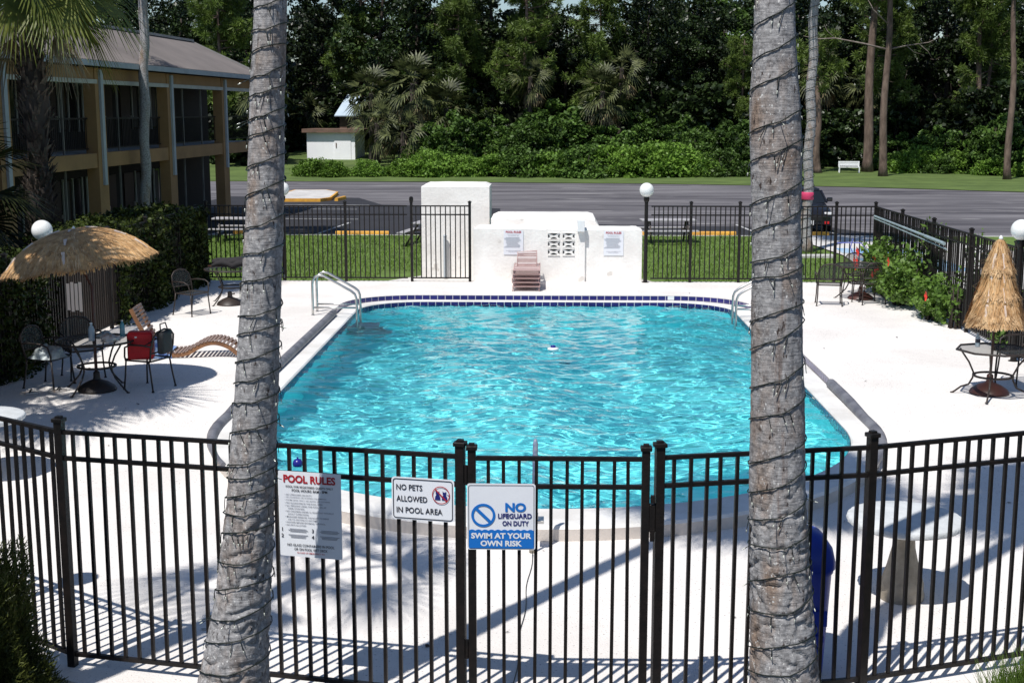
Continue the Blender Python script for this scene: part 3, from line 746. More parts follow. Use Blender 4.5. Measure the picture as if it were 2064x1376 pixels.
def disc(mb, cx, cz, r0, r1, y, mi=0, n=40, a0=0, a1=360):
    P = []
    for k in range(n + 1):
        a = R(a0 + (a1 - a0) * k / n); P += [(cx + r0 * cos(a), y, cz + r0 * sin(a)), (cx + r1 * cos(a), y, cz + r1 * sin(a))]
    mb.add(P, [(2 * k, 2 * k + 2, 2 * k + 3, 2 * k + 1) for k in range(n)], mi)
def fill(mb, pts, y, mi=0):
    mb.add([(x, y, z) for x, z in pts], [tuple(range(len(pts)))], mi)
def ell(cx, cz, rx, rz, n=16): return [(cx + rx * cos(2 * PI * k / n), cz + rz * sin(2 * PI * k / n)) for k in range(n)]

# pool rules
rzf = math.atan2(9.0 - 9.65, 3.035)
S = sign('pool_rules_sign', 'tall white POOL RULES sign with red heading on the front fence beside the left palm', (-1.675, 9.195, 1.355), rzf)
mb = MB(); panel(mb, 0.475, 0.63, 0.008, 0.004); mb.build('panel', M['signw'], S)
mb = MB(); put_text(mb, 'POOL RULES', 0.0, 0.262, 0.395, 0.058, off=0.035); mb.build('heading', M['inkred'], S)
mb = MB()
put_text(mb, 'POOL FOR REGISTERED GUESTS ONLY', 0, 0.205, 0.36, 0.0155, off=.015)
put_text(mb, 'POOL HOURS: 8AM - 8PM', 0, 0.178, 0.27, 0.0195, off=.015)
put_text(mb, 'NO GLASS CONTAINERS IN POOL', 0, -0.228, 0.36, 0.0195, off=.012)
put_text(mb, 'OR ON POOL WET DECK', 0, -0.258, 0.255, 0.0195, off=.012)
for s, x, z in (('1', -.215, -.115), ('2', -.215, -.162), ('3', .018, -.115), ('4', .018, -.162)): put_text(mb, s, x, z, None, 0.028, off=.02)
mb.build('lettering', M['inkblack'], S)
mb = MB(); z = 0.146
for s, ind in (('• NO LIFEGUARD ON DUTY', 0), ('• NO RUNNING OR PUSHING OR JUMPING', 0), ('• SWIM GEAR ONLY, NO JEANS OR CUTOFFS', 0), ('• NO GLASSWARE IN THE POOL AREA', 0), ('• ALL PERSONS USING THE POOL DO AT', 0), ('THEIR OWN RISK', .02), ('• NO CHILDREN UNDER 16 YEARS OLD WITHOUT', 0), ('ADULT SUPERVISION', .02), ('• MANAGER RESERVES THE RIGHT TO DENY', 0), ('USE TO ANYONE AT ANYTIME', .02), ('• SHOWER BEFORE ENTERING THE POOL', 0), ('• NO PETS ALLOWED', 0)):
    put_text(mb, s, -0.19 + ind, z, min(.38, 0.0093 * len(s)), 0.011, left=True, off=.008); z -= 0.0205
for cx in (-.095, .145):
    for zz in (-.108, -.117, -.126, -.152, -.161, -.17): mb.box((cx, -.004, zz), (.13 + .02 * sin(zz * 900), .001, .0035))
mb.build('small_lettering', M['inkgrey'], S)
mb = MB(); put_text(mb, 'IN CASE OF EMERGENCY 911', 0, -0.284, 0.21, 0.0125, off=.01); mb.build('red_lettering', M['inkred'], S)

# no pets
rz2 = rzf * 0.95
S = sign('no_pets_sign', 'white NO PETS ALLOWED IN POOL AREA sign with black border on the front fence', (-0.85, 9.02, 1.53), rz2)
mb = MB(); panel(mb, 0.455, 0.305, 0.022, 0.004); mb.build('panel', M['signw'], S)
mb = MB(); rrect(mb, 0.435, 0.287, 0.022, -0.003, inner=0.006); mb.build('border', M['inkblack'], S)
mb = MB()
put_text(mb, 'NO PETS', -0.192, 0.082, 0.19, 0.042, off=.014, left=True)
put_text(mb, 'ALLOWED', -0.192, 0.0, 0.225, 0.042, off=.014, left=True)
put_text(mb, 'IN POOL AREA', -0.192, -0.082, 0.335, 0.042, off=.014, left=True)
mb.build('lettering', M['inkblack'], S)
mb = MB()
for cx, sx in ((0.108, 1), (0.158, -1)):
    fill(mb, [(cx - .02, .005), (cx + .02, .005), (cx + .018, .03), (cx + .008, .042), (cx - .008, .042), (cx - .016, .03)], -.004)
    fill(mb, ell(cx, .05, .013, .012), -.005)
    fill(mb, [(cx - .013, .053), (cx - .005, .061), (cx - .013, .07)], -.0045); fill(mb, [(cx + .013, .053), (cx + .013, .07), (cx + .005, .061)], -.0045)
disc(mb, .18, .03, .012, .016, -.004, n=10, a0=-60, a1=100)
mb.build('pet_symbol', M['inknavy'], S)
mb = MB(); disc(mb, .133, .04, .058, .064, -.006)
mb.add([(.133 - .046, -.0065, .04 + .04), (.133 - .04, -.0065, .04 + .046), (.133 + .046, -.0065, .04 - .04), (.133 + .04, -.0065, .04 - .046)], [(3, 2, 1, 0)])
mb.build('prohibition_ring', M['inkred'], S)

# lifeguard sign on the gate
S = sign('lifeguard_sign', 'white and blue NO LIFEGUARD ON DUTY sign wired to the gate', (-0.3, 8.965, 1.425), 0.0)
mb = MB(); panel(mb, 0.475, 0.475, 0.018, 0.004); mb.build('panel', M['signw'], S)
mb = MB(); rrect(mb, 0.457, 0.457, 0.016, -0.003, inner=0.0035)
mb.build('border', M['inkblack'], S)
mb = MB()
W = 0.452
top = [(-W / 2 + W * k / 60, -0.098 + 0.008 * abs(sin(PI * 10 * k / 60)) ) for k in range(61)]
fill(mb, [(-W / 2, -.226), (W / 2, -.226)] + top[::-1], -.0035)
disc(mb, -.125, .012, .066, .084, -.004)
mb.add([(-.125 - .062, -.0045, .012 + .046), (-.125 - .046, -.0045, .012 + .06), (-.125 + .062, -.0045, .012 - .046), (-.125 + .046, -.0045, .012 - .06)], [(3, 2, 1, 0)])
put_text(mb, 'NO', .1, .07, .145, .066, off=.045)
mb.build('blue_print', M['inkblue'], S)
mb = MB(); put_text(mb, 'LIFEGUARD', .095, .008, .235, .037, off=.03); put_text(mb, 'ON DUTY', .1, -.045, .185, .036, off=.03); mb.build('lettering', M['inknavy'], S)
mb = MB(); put_text(mb, 'SWIM AT YOUR', 0, -.135, .42, .042, y=-.0055, off=.04); put_text(mb, 'OWN RISK', 0, -.19, .29, .042, y=-.0055, off=.04); mb.build('white_lettering', M['inkwhite'], S)

# ------------------------------------------------------------------ leaf clouds
def leaf_quads(C, size, rng, aspect=0.55, up=0.35, jitter=0.35):
    """diamond leaves at centres C, random tilt biased upwards"""
    n = len(C)
    nv = rng.normal(size=(n, 3)); nv[:, 2] += up * 2; nv /= np.linalg.norm(nv, axis=1)[:, None]
    a = rng.normal(size=(n, 3)); a -= nv * (a * nv).sum(1)[:, None]; a /= np.linalg.norm(a, axis=1)[:, None]
    b = np.cross(nv, a)
    s = size * (1 + jitter * rng.normal(size=n)).clip(0.4, 2)
    a *= s[:, None] * 0.5; b *= (s * aspect)[:, None] * 0.5
    V = np.stack([C - a, C - b * 1.0 + a * .1, C + a, C + b + a * .1], 1).reshape(-1, 3)
    F = np.arange(4 * n).reshape(n, 4)
    return V, F
def blob_points(rng, clusters, per, spread):
    out = []
    for (c, r) in clusters:
        d = rng.normal(size=(per, 3)); d /= np.linalg.norm(d, axis=1)[:, None]
        d *= (rng.random(per) ** 0.45)[:, None] * r
        d[:, 2] *= 0.72
        out.append(np.array(c) + d)
    return np.concatenate(out)
def crown_mesh(name, seed, rx, rz, zc, ncl, per, size, m, rcl=(0.7, 1.3), flatten=1.0, hollow=0.45, aspect=.55):
    rng = np.random.default_rng(seed); cl = []
    while len(cl) < ncl:
        p = rng.uniform(-1, 1, 3); L = np.linalg.norm(p)
        if L > 1 or L < hollow: continue
        cl.append(((p[0] * rx, p[1] * rx, zc + p[2] * rz), rng.uniform(*rcl)))
    C = blob_points(rng, cl, per, 1)
    V, F = leaf_quads(C, size, rng, aspect)
    return np_mesh(name, V, F, [m]), cl
def trunk_mb(mb, pts, radii, n=10, mi=0): mb.tube(pts, radii, n, mi)

def fan_frond(V, F, base, dirv, length, blades, droop, rng, width=0.045, pet=0.9, spread=2.5, MI=None, mi=0):
    """palmate frond: petiole, then narrow blades fanned about its tip"""
    d = Vector(dirv).normalized(); side = d.cross(Vector((0, 0, 1)))
    side = side.normalized() if side.length > .05 else Vector((1, 0, 0))
    side = Matrix.Rotation(float(rng.normal()) * .55, 3, d) @ side
    nrm = side.cross(d).normalized()
    b = Vector(base); tip = b + d * pet + Vector((0, 0, -droop * pet * .35))
    def q(a, b_, c, e):
        k = len(V); V.extend([tuple(a), tuple(b_), tuple(c), tuple(e)]); F.append((k, k + 1, k + 2, k + 3))
        if MI is not None: MI.append(mi)
    q(b - side * .022, b + side * .022, tip + side * .014, tip - side * .014)
    d2 = (d + Vector((0, 0, -droop * .5))).normalized(); n2 = side.cross(d2).normalized()
    for k in range(blades):
        a = spread * (k / (blades - 1) - .5) * (1 + rng.normal() * .03)
        dv = d2 * cos(a) + side * sin(a) + n2 * (0.18 * abs(sin(a)))
        L = length * (0.72 + 0.28 * cos(a)) * (1 + rng.normal() * .06)
        wv = (d2 * -sin(a) + side * cos(a)) * width * .5
        m1 = tip + dv * L * .55; e = tip + dv * L * .98 + Vector((0, 0, -droop * L * .3 - .06 * L))
        q(tip - wv * .4, tip + wv * .4, m1 + wv, m1 - wv)
        q(m1 - wv, m1 + wv, e + wv * .12, e - wv * .12)
def fan_crown(name, seed, nfr, length, blades, mats, pet=0.9, width=.045, dead=0, low=-0.75, high=1.3):
    rng = np.random.default_rng(seed); V = []; F = []; MI = []
    for i in range(nfr):
        el = low + (high - low) * (i + .5) / nfr + rng.normal() * .08; az = i * 2.39996 + rng.normal() * .15
        dv = (cos(az) * cos(el), sin(az) * cos(el), sin(el))
        dr = 0.25 + 0.5 * (1 - (el - low) / (high - low)) + rng.random() * .15
        fan_frond(V, F, (0, 0, 0), dv, length * (1 + rng.normal() * .08), blades, dr, rng, width, pet * (1 + rng.normal() * .12), MI=MI, mi=0)
    for i in range(dead):
        az = rng.random() * 2 * PI; el = -1.15 + rng.random() * .3
        fan_frond(V, F, (0, 0, -.15), (cos(az) * cos(el), sin(az) * cos(el), sin(el)), length * .8, max(8, blades // 2), .9, rng, width * .8, pet, spread=1.4, MI=MI, mi=1)
    return np_mesh(name, np.array(V), np.array(F), mats, mi=MI)

# ------------------------------------------------------------------ the two foreground palms wrapped in string lights
def prof_at(prof, z):
    zs = [p[1] for p in prof]; return float(np.interp(z, zs, [p[0] for p in prof])), float(np.interp(z, zs, [p[2] for p in prof]))
def front_palm(label, prof, y0, crown_seed, leany):
    t = wthing('palm_tree', label, 'palm tree', (prof[0][0], y0, -0.14))
    zt = prof[-1][1]
    n = 72; rings = int(zt / 0.016) if zt < 6 else 0
    zl = list(np.arange(-0.14, 5.6, 0.014)) + list(np.arange(5.6, zt, 0.12)) + [zt]
    mb = MB(); V = []; F = []
    sd_ = crown_seed * 13.7
    for z in zl:
        cx, r = prof_at(prof, z); cy = y0 + leany * max(0, z)
        low = 1 - smooth01(1.3, 2.3, z)
        for k in range(n):
            a = 2 * PI * k / n; ca, sa = cos(a), sin(a)
            q = Vector((ca * 2.2, sa * 2.2, z * 3.0 + sd_))
            d = 0.006 * noise.noise(q) + 0.003 * noise.noise(q * 2.7)
            # leaf-scar rings, irregular
            zz = z + 0.035 * noise.noise(Vector((ca * 1.2, sa * 1.2, z * 1.1 + sd_)))
            ph = zz / 0.062 + 1.4 * noise.noise(Vector((ca * .5, sa * .5, z * 1.5 + 5)))
            fr = ph - math.floor(ph)
            d += (0.0013 + 0.0040 * low) * (fr ** 3 * -1.0) * (0.5 + 0.9 * max(0, noise.noise(Vector((ca * 2, sa * 2, z * 5 + sd_))) + .4))
            # coarse cross cracks near the foot
            cr = abs(noise.noise(Vector((ca * 1.7 + z * 1.2, sa * 1.7 - z * .8, z * 8.0 + sd_))))
            d -= (0.019 * low + 0.0006) * max(0, 1 - cr * 7)
            d += 0.0022 * noise.noise(q * 9)
            rr = r + d
            V.append((cx + rr * ca, cy + rr * sa, z))
    N = len(zl)
    for i in range(N - 1):
        for k in range(n):
            l = (k + 1) % n; F.append((i * n + k, i * n + l, (i + 1) * n + l, (i + 1) * n + k))
    mb.add(V, F); mb.build('trunk', M['trunk'], t, True, None)
    cr = link('crown', fan_crown('palm_crown', crown_seed, 40, 1.05, 30, [M['frond'], M['frond_dead']], pet=.8, width=.07, dead=4), t)
    cr.location = (prof_at(prof, zt)[0] - t.location.x, leany * zt, zt + .14)
    # wire
    s = wthing('string_lights', label.replace('palm', 'light string').split(' wrapped')[0], 'string lights', (prof[0][0], y0, 0))
    return t, s
def wrap_lights(s, label, prof, y0, leany, z0, z1, pitch, seed, tilt):
    s['label'] = label
    rng = random.Random(seed)
    mb = MB(); pts = []; drops = []
    a = -2.0; z = z0; k = 0
    steps = 26
    zc = z0
    while zc < z1:
        p = pitch * rng.choice((0.6, 0.85, 1.0, 1.05, 1.3))
        tl = tilt * rng.uniform(.2, 1.4) * (-.4 if rng.random() < .15 else 1)
        for i in range(steps):
            f = i / steps; a = 2 * PI * f - PI * .5   # starts facing the camera side
            zz = zc + p * f + tl * sin(a + PI * .5) * -0.0 + tl * cos(a) * .5 - 0.007 * max(0, cos(4 * a)) + rng.gauss(0, .0012)
            cx, r = prof_at(prof, max(0, zz)); rr = r + 0.006 + rng.random() * .005
            P = Vector((cx + rr * cos(a), y0 + leany * max(0, zz) + rr * sin(a), zz)); pts.append(P)
            if i % 4 == rng.randrange(2) and rng.random() < .8: drops.append((P, a, rng.uniform(.03, .085), rng.gauss(0, .25), rng.random() < .12))
        zc += p
    mb.tube(pts, 0.0043, 6)
    bulbs = []
    for P, a, L, sw, out in drops:
        o = Vector((cos(a), sin(a), 0)); tn = Vector((-sin(a), cos(a), 0))
        if out: q = P + o * 0.05 + tn * sw * .1 + Vector((0, 0, -.02 + sw * .05))
        else: q = P + o * 0.006 + tn * L * sw + Vector((0, 0, -L))
        mb.tube([P, (P + q) / 2 + o * .002, q], 0.0028, 5); bulbs.append((q, (q - P).normalized()))
    mb.build('cable', M['wire'], s, True, None)
    bm_ = MB(); bm_.tube([(0, 0, 0), (0, 0, .006), (0, 0, .018), (0, 0, .024)], [.0035, .0042, .003, .0008], 6); me = bm_.mesh('bulb', M['bulb'], True)
    vis = [b for b in bulbs if b[0].y < y0 + leany * b[0].z + .06][:100]
    for q, d in vis:
        o = link('bulb', me, s); o.location = q - Vector(s.location); o.rotation_euler = d.to_track_quat('Z', 'Y').to_euler()
PL = [(-2.2, -.14, .37), (-2.14, .12, .30), (-2.105, .39, .243), (-2.06, .7, .21), (-2.01, 1.01, .187), (-1.94, 1.7, .157), (-1.88, 2.37, .142), (-1.83, 3.02, .13), (-1.78, 3.65, .117), (-1.75, 4.28, .108), (-1.71, 4.88, .102), (-1.2, 13.0, .09)]
PR = [(1.66, -.14, .33), (1.63, .2, .262), (1.61, .43, .234), (1.57, 1.04, .204), (1.52, 1.72, .184), (1.5, 2.38, .17), (1.475, 3.03, .16), (1.455, 3.5, .153), (1.44, 3.97, .163), (1.42, 4.27, .154), (1.41, 4.58, .134), (1.4, 4.87, .12), (2.45, 12.2, .1)]
tL, sL = front_palm('thick grey palm trunk beside the POOL RULES sign, left one of the foreground pair', PL, 8.5, 3, 0.0)
tR, sR = front_palm('thick grey palm trunk in front of the blue bin, right one of the foreground pair', PR, 8.5, 4, 0.0)
wrap_lights(sL, 'dark string of lights wound round the left foreground palm trunk', PL, 8.5, 0, .12, 5.1, .172, 2, .045)
wrap_lights(sR, 'dark string of lights wound round the right foreground palm trunk', PR, 8.5, 0, .2, 5.1, .205, 9, .085)

# palms standing beside the frame whose crowns shade the deck
def small_palm(name, label, loc, h, r, crown, lean=(0, 0), bark=None, group=None, wraps=False, taper=.8):
    t = thing(name, label, 'palm tree', loc, 0, group)
    mb = MB(); N = 40
    pts = [(lean[0] * (k / N) ** 1.3 * h + .03 * sin(k * .9 + loc[0]), lean[1] * (k / N) * h, h * k / N) for k in range(N + 1)]
    mb.tube(pts, [r * (1.35 - .35 * min(1, k / 4)) * (1 - (1 - taper) * k / N) * (1 + .05 * sin(k * 2.1)) for k in range(N + 1)], 16)
    link('trunk', mb.mesh('trunk', bark or M['trunk'], True), t)
    c = link('crown', crown, t); c.location = pts[-1]
    return t, pts
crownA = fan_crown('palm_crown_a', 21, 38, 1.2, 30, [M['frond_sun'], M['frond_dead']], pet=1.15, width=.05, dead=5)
crownB = fan_crown('palm_crown_b', 22, 40, 1.25, 28, [M['frond'], M['frond_dead']], pet=1.1, width=.055, dead=6)
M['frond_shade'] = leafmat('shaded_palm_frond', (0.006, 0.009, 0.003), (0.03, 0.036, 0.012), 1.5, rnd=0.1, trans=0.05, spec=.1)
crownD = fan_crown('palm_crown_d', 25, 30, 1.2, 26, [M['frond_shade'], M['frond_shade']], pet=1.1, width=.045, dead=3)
crownC = fan_crown('palm_crown_c', 23, 15, .95, 18, [M['frond'], M['frond_dead']], pet=.75, width=.05, dead=1)
small_palm('palm_tree', 'tall palm standing outside the left end of the front fence', (-4.75, 7.2, -.14), 9.8, .15, crownC, (-.01, 0))
small_palm('palm_tree', 'palm with low crown just outside the left side fence', (-9.1, 15.2, -.14), 7.2, .17, crownB, (0.0, 0))
# shaggy palm left
t = thing('palm_tree', 'shaggy dark trunked fan palm with sunlit fronds, behind the left hedge and thatched umbrella', 'palm tree', (-10.32, 27.2, -.14))
mb = MB(); N = 60
rng = random.Random(4)
pts = [(0.02 * sin(k * .2), 0, 6.7 * k / N) for k in range(N + 1)]
mb.tube(pts, [.22 + .04 * sin(k * .35) + .03 * (k / N) for k in range(N + 1)], 14)
tk = link('trunk', mb.mesh('trunk', M['bark_dark'], True), t)
mb = MB()
for k in range(900):
    z = rng.uniform(.3, 6.75); a = rng.uniform(0, 2 * PI); r = .25 + .03 * z / 6.7
    o = Vector((cos(a), sin(a), 0)); tn = Vector((-sin(a), cos(a), 0)); b = o * (r - .02) + Vector((0, 0, z)); L = rng.uniform(.12, .3)
    e = b + o * rng.uniform(.05, .17) + Vector((0, 0, L)) + tn * rng.gauss(0, .05); wv = tn * rng.uniform(.02, .05)
    mb.quad(b - wv, b + wv, e + wv * .5, e - wv * .5)
lk = link('leaf_boots', mb.mesh('leaf_boots', M['boots']), tk)
KIDS.setdefault(tk.name, [])
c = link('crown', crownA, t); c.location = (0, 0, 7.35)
# lower dark fronds at the far left
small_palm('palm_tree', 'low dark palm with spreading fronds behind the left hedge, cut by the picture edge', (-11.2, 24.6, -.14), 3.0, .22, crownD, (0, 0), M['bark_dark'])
small_palm('palm_tree', 'slim pale palm trunk in front of the motel columns', (-12.62, 42.0, -.14), 11.5, .165, crownB, (.03, 0.02), M['trunk'])
tS, ptsS = small_palm('palm_tree', 'slim grey palm on the lawn with a pink ribbon, behind the right foreground palm', (7.76, 40.1, 0), 11.0, .15, crownB, (.0, 0.0), M['trunk'])
s = thing('string_lights', 'thin light string spiralling up the slim palm with the ribbon', 'string lights', (7.76, 40.1, 0))
mb = MB(); pts = []
for k in range(620):
    z = .3 + 9.0 * k / 620; a = 2 * PI * k / 20
    i = min(39, int(z / 11 * 40)); f = z / 11 * 40 - i
    px = ptsS[i][0] * (1 - f) + ptsS[i + 1][0] * f
    pts.append((px + .172 * cos(a) * (1 - .1 * z / 9), .172 * sin(a) * (1 - .1 * z / 9), z))
mb.tube(pts, .009, 5); link('cable', mb.mesh('cable', M['wire'], True), s)
s = thing('ribbon', 'bright pink ribbon band tied round the slim palm', 'ribbon', (7.76, 40.1, 1.62))
mb = MB(); mb.lathe([(.17, 0), (.182, .02), (.18, .12), (.186, .2), (.17, .22)], n=20); link('band', mb.mesh('band', M['ribbon'], True), s)

# ------------------------------------------------------------------ stucco pool equipment wall
t = wthing('stucco_wall', 'low white stucco wall with breeze blocks and two notices behind the pool', 'wall', (0.28, 31.3, .25))
def soft_block(mb, x0, x1, y0, y1, z0, prof, seg=0.12, rnd_=0.06, mi=0):
    """stucco block with a hand-rounded top; prof(x) gives the height"""
    nx_ = max(2, int((x1 - x0) / seg)); ny_ = max(3, int((y1 - y0) / .1))
    top = [[None] * (ny_ + 1) for _ in range(nx_ + 1)]
    for i in range(nx_ + 1):
        x = x0 + (x1 - x0) * i / nx_
        for j in range(ny_ + 1):
            y = y0 + (y1 - y0) * j / ny_
            e = min(x - x0, x1 - x, y - y0, y1 - y) / rnd_
            z = prof(x) - (rnd_ * (1 - math.sqrt(max(0, 1 - (1 - min(1, e)) ** 2))) if e < 1 else 0) + .008 * noise.noise(Vector((x * 3, y * 3, 1)))
            top[i][j] = (x, y, z)
    for i in range(nx_):
        for j in range(ny_):
            mb.quad(top[i][j], top[i + 1][j], top[i + 1][j + 1], top[i][j + 1], mi)
    for i in range(nx_):
        a, b = top[i][0], top[i + 1][0]; mb.quad((a[0], a[1], z0), (b[0], b[1], z0), b, a, mi)
        a, b = top[i + 1][ny_], top[i][ny_]; mb.quad((a[0], a[1], z0), (b[0], b[1], z0), b, a, mi)
    for j in range(ny_):
        a, b = top[0][j + 1], top[0][j]; mb.quad((a[0], a[1], z0), (b[0], b[1], z0), b, a, mi)
        a, b = top[nx_][j], top[nx_][j + 1]; mb.quad((a[0], a[1], z0), (b[0], b[1], z0), b, a, mi)
WX0, WX1 = -1.69, 2.25
mb = MB(); soft_block(mb, WX0, WX1, 31.25, 31.85, .1, lambda x: 1.53 + .03 * smooth01(1.4, -1, x)); mb.build('wall_block', M['stucco'], t, True, 35)
mb = MB(); soft_block(mb, -1.3, 1.29, 31.84, 33.5, .1, lambda x: 1.74 - .2 * smooth01(1.12, 1.29, x)); mb.build('rear_block', M['stucco'], t, True, 35)
mb = MB(); mb.box((.84, 31.22, .86), (.16, .07, 1.21), ch=.01); mb.build('pilaster', M['stucco'], t)
mb = MB(); mb.box((.82, 31.16, 1.58), (.17, .2, .26), ch=.012); mb.build('meter_box', M['white'], t)
for i in range(3):
    for j in range(2):
        cx = .19 + .345 * j; cz = 1.33 - .185 * i
        mb = MB(); y = 31.243
        for s in (1, -1):
            P = [(cx - .082, cz + s * .062), (cx + .082, cz + s * .062)] + [(cx + .082 - .164 * k / 8, cz + s * (.062 - .034 * sin(PI * k / 8)) - s * .004) for k in range(9)]
            fill(mb, P, y); fill(mb, [(cx + s * .135, cz + .042), (cx + s * .135, cz - .042), (cx + s * .088, cz)], y)  # flat black shapes painted on the wall for the shaded block openings
        b = mb.build('breeze_block_hole_shade', M['bin_and_hole_black'], t)
        m2 = MB(); # raised ribs of the block
        for s in (1, -1): m2.bar((cx - .14, 31.24, cz + s * .078), (cx + .14, 31.24, cz + s * .078), .02, .02)
        r_ = m2.mesh('rib', M['stucco'], False, tuple(t.location)); link('rib', r_, b)
for k, (cx, cz, lab) in enumerate(((-.75, 1.18, 'small white POOL RULES notice on the stucco wall, left of the breeze blocks'), (1.585, 1.165, 'small white POOL RULES notice on the stucco wall, right of the breeze blocks'))):
    S = thing('wall_notice', lab, 'sign', (cx, 31.235, cz))
    mb = MB(); panel(mb, .46, .57, .004, .004); mb.build('panel', M['paper'], S)
    mb = MB(); put_text(mb, 'POOL RULES', 0, .245, .36, .05, off=.03); mb.build('heading', M['inkred'], S)
    mb = MB(); put_text(mb, 'POOL FOR REGISTERED GUESTS ONLY', 0, .19, .3, .014); put_text(mb, 'POOL HOURS: 8AM - 8PM', 0, .16, .24, .016)
    for q in range(12): mb.box((-.02 + .02 * sin(q * 5), -.004, .12 - .021 * q), (.32 + .05 * sin(q * 7), .001, .005))
    put_text(mb, 'NO GLASS CONTAINERS IN POOL', 0, -.19, .34, .017); put_text(mb, 'OR ON POOL WET DECK', 0, -.22, .24, .017)
    mb.build('lettering', M['inkgrey'], S)
t = wthing('stucco_block', 'tall plain white stucco block behind the back gate', 'wall', (-2.25, 33.9, 0))
mb = MB(); soft_block(mb, -3.09, -1.4, 33.3, 34.7, -.02, lambda x: 2.42); mb.build('block', M['stucco'], t, True, 35)
mb = MB(); mb.tube([(-2.5, 33.2, .1), (-2.5, 33.2, 1.14)], .042, 12); mb.lathe([(.045, 0), (.05, .02), (.03, .05)], (-2.5, 33.2, 1.13), 12); mb.build('vent_pipe', M['downspout'], t, True)
mb = MB()
P = [(-4.3, 31.5), (-1.4, 31.4), (-1.4, 33.4), (-3.0, 34.1), (-3.5, 33.4), (-4.05, 32.6)]
mb.add([(x, y, .075) for x, y in P], [tuple(range(len(P)))]); struct('concrete_pad', mb, M['sidewalk'])
mb = MB(); P = [(2.4, 31.4), (2.95, 31.4), (2.75, 32.4), (2.5, 33.2), (2.3, 33.4)]
mb.add([(x, y, .076) for x, y in P], [tuple(range(len(P)))]); struct('gravel_patch', mb, M['gravelm'])

# ------------------------------------------------------------------ globe lamps
def lamp(loc, label, h=2.24):
    t = thing('globe_lamp', label, 'lamp post', loc, 0, 'white globe lamps round the pool')
    mb = MB(); mb.lathe([(.085, 0), (.085, .015), (.05, .03), (.045, .12), (.042, h - .12), (.06, h - .1), (.07, h - .02), (.05, h)], n=16); link('post', mb.mesh('post', M['iron'], True, auto=35), t)
    mb = MB(); r = .165
    mb.lathe([(r * sin(PI * k / 20), r - r * cos(PI * k / 20)) for k in range(1, 20)], (0, 0, h - .005), 32); link('globe', mb.mesh('globe', M['globe'], True), t)
    return t
lamp((2.33, 31.17, .25), 'white globe lamp on black post at the right end of the stucco wall', 2.0)
lamp((-6.18, 31.42, .1), 'white globe lamp mostly hidden behind the left foreground palm trunk', 2.15)
lamp((-8.12, 21.4, .1), 'white globe lamp beside the open thatched umbrella, before the hedge', 2.05)
lamp((7.5, 21.3, .25), 'white globe lamp at the right picture edge, above the closed thatched umbrella', 1.95)
lamp((-4.95, 10.4, -.14), 'white globe lamp outside the front fence corner beyond the left picture edge', 2.45)

# ------------------------------------------------------------------ pool fittings
def grab_rail(loc, mirror, label):
    t = thing('pool_handrail', label, 'handrail', loc, 0, 'stainless handrails at the far pool corners')
    for dy in (0, .5):
        mb = MB(); s = mirror
        prof = [(-.86, 0), (-.86, .62), (-.85, .7), (-.8, .775), (-.72, .81), (-.62, .79), (-.1, .5), (-.03, .44), (0, .36), (.01, .1), (.01, -.5)]
        P = []
        for i in range(len(prof) - 1):
            for q in range(4): f = q / 4; P.append((s * (prof[i][0] * (1 - f) + prof[i + 1][0] * f), dy, prof[i][1] * (1 - f) + prof[i + 1][1] * f))
        P.append((s * prof[-1][0], dy, prof[-1][1]))
        mb.tube(P, .024, 10); link('rail', mb.mesh('rail', M['steel'], True), t)
        mb = MB(); mb.tube([(s * -.86, dy, .17), (s * .0, dy, .17)], .017, 8); link('crossbar', mb.mesh('crossbar', M['steel'], True), t)
        mb = MB(); mb.lathe([(.05, 0), (.05, .012), (.03, .025)], (s * -.86, dy, 0), 14); link('flange', mb.mesh('flange', M['steel'], True), t)
    return t
grab_rail((-3.7, 25.9, .24), 1, 'pair of stainless pool handrails at the far left corner of the pool')
grab_rail((3.72, 25.9, .24), -1, 'pair of stainless pool handrails half hidden behind the right foreground palm')
t = thing('blue_pole', 'slim blue grey metal pole standing at the near pool edge behind the gate', 'pole', (-.115, 12.42, 0))
mb = MB(); mb.tube([(.01, 0, .08), (.012, 0, .45), (.02, 0, .6)], .016, 10); mb.tube([(.02, 0, .52), (.026, 0, 1.08), (.026, 0, 1.13)], [.026, .026, .012], 12); link('shaft', mb.mesh('shaft', M['pole_blue'], True), t)
mb = MB(); mb.lathe([(.03, 0), (.032, .05), (.026, .1)], n=12); link('foot', mb.mesh('foot', M['cped'], True), t)
mb = MB(); mb.box((.05, .12, .29), (.12, .16, .03), ch=.005); mb.box((.03, .02, .36), (.05, .05, .05)); link('bracket', mb.mesh('bracket', M['steel']), t)
mb = MB(); P = [(-.115, 12.36, .03)]
for k in range(1, 26): f = k / 25; P.append((-.115 - .12 * f + .012 * sin(k * .7), 12.36 - 3.25 * f, .006))
mb.tube(P, .004, 5); tag(mb.build('power_cable', M['wire'], None, True), 'thin dark cable lying on the deck from the blue pole to the gate', 'cable')
t = thing('floating_ball', 'small dark blue ball floating near the left end of the pool', 'ball', (-2.92, 15.3, .1))
mb = MB(); mb.lathe([(.06 * sin(PI * k / 12), -.06 * cos(PI * k / 12)) for k in range(1, 12)], n=20); link('ball', mb.mesh('ball', M['ballblue'], True), t)
mb = MB(); mb.lathe([(.012, .055), (.012, .075), (.004, .08)], n=10); link('valve', mb.mesh('valve', M['ballblue'], True), t)
t = thing('pool_float', 'tiny white and dark dispenser floating in the middle of the pool', 'float', (.14, 23.2, .07))
mb = MB(); mb.lathe([(.04, -.02), (.1, 0), (.1, .03), (.05, .045)], n=20); link('ring', mb.mesh('ring', M['white'], True), t)
mb = MB(); mb.lathe([(.045, .04), (.045, .075), (.02, .085)], n=16); link('cap', mb.mesh('cap', M['ballblue'], True), t)
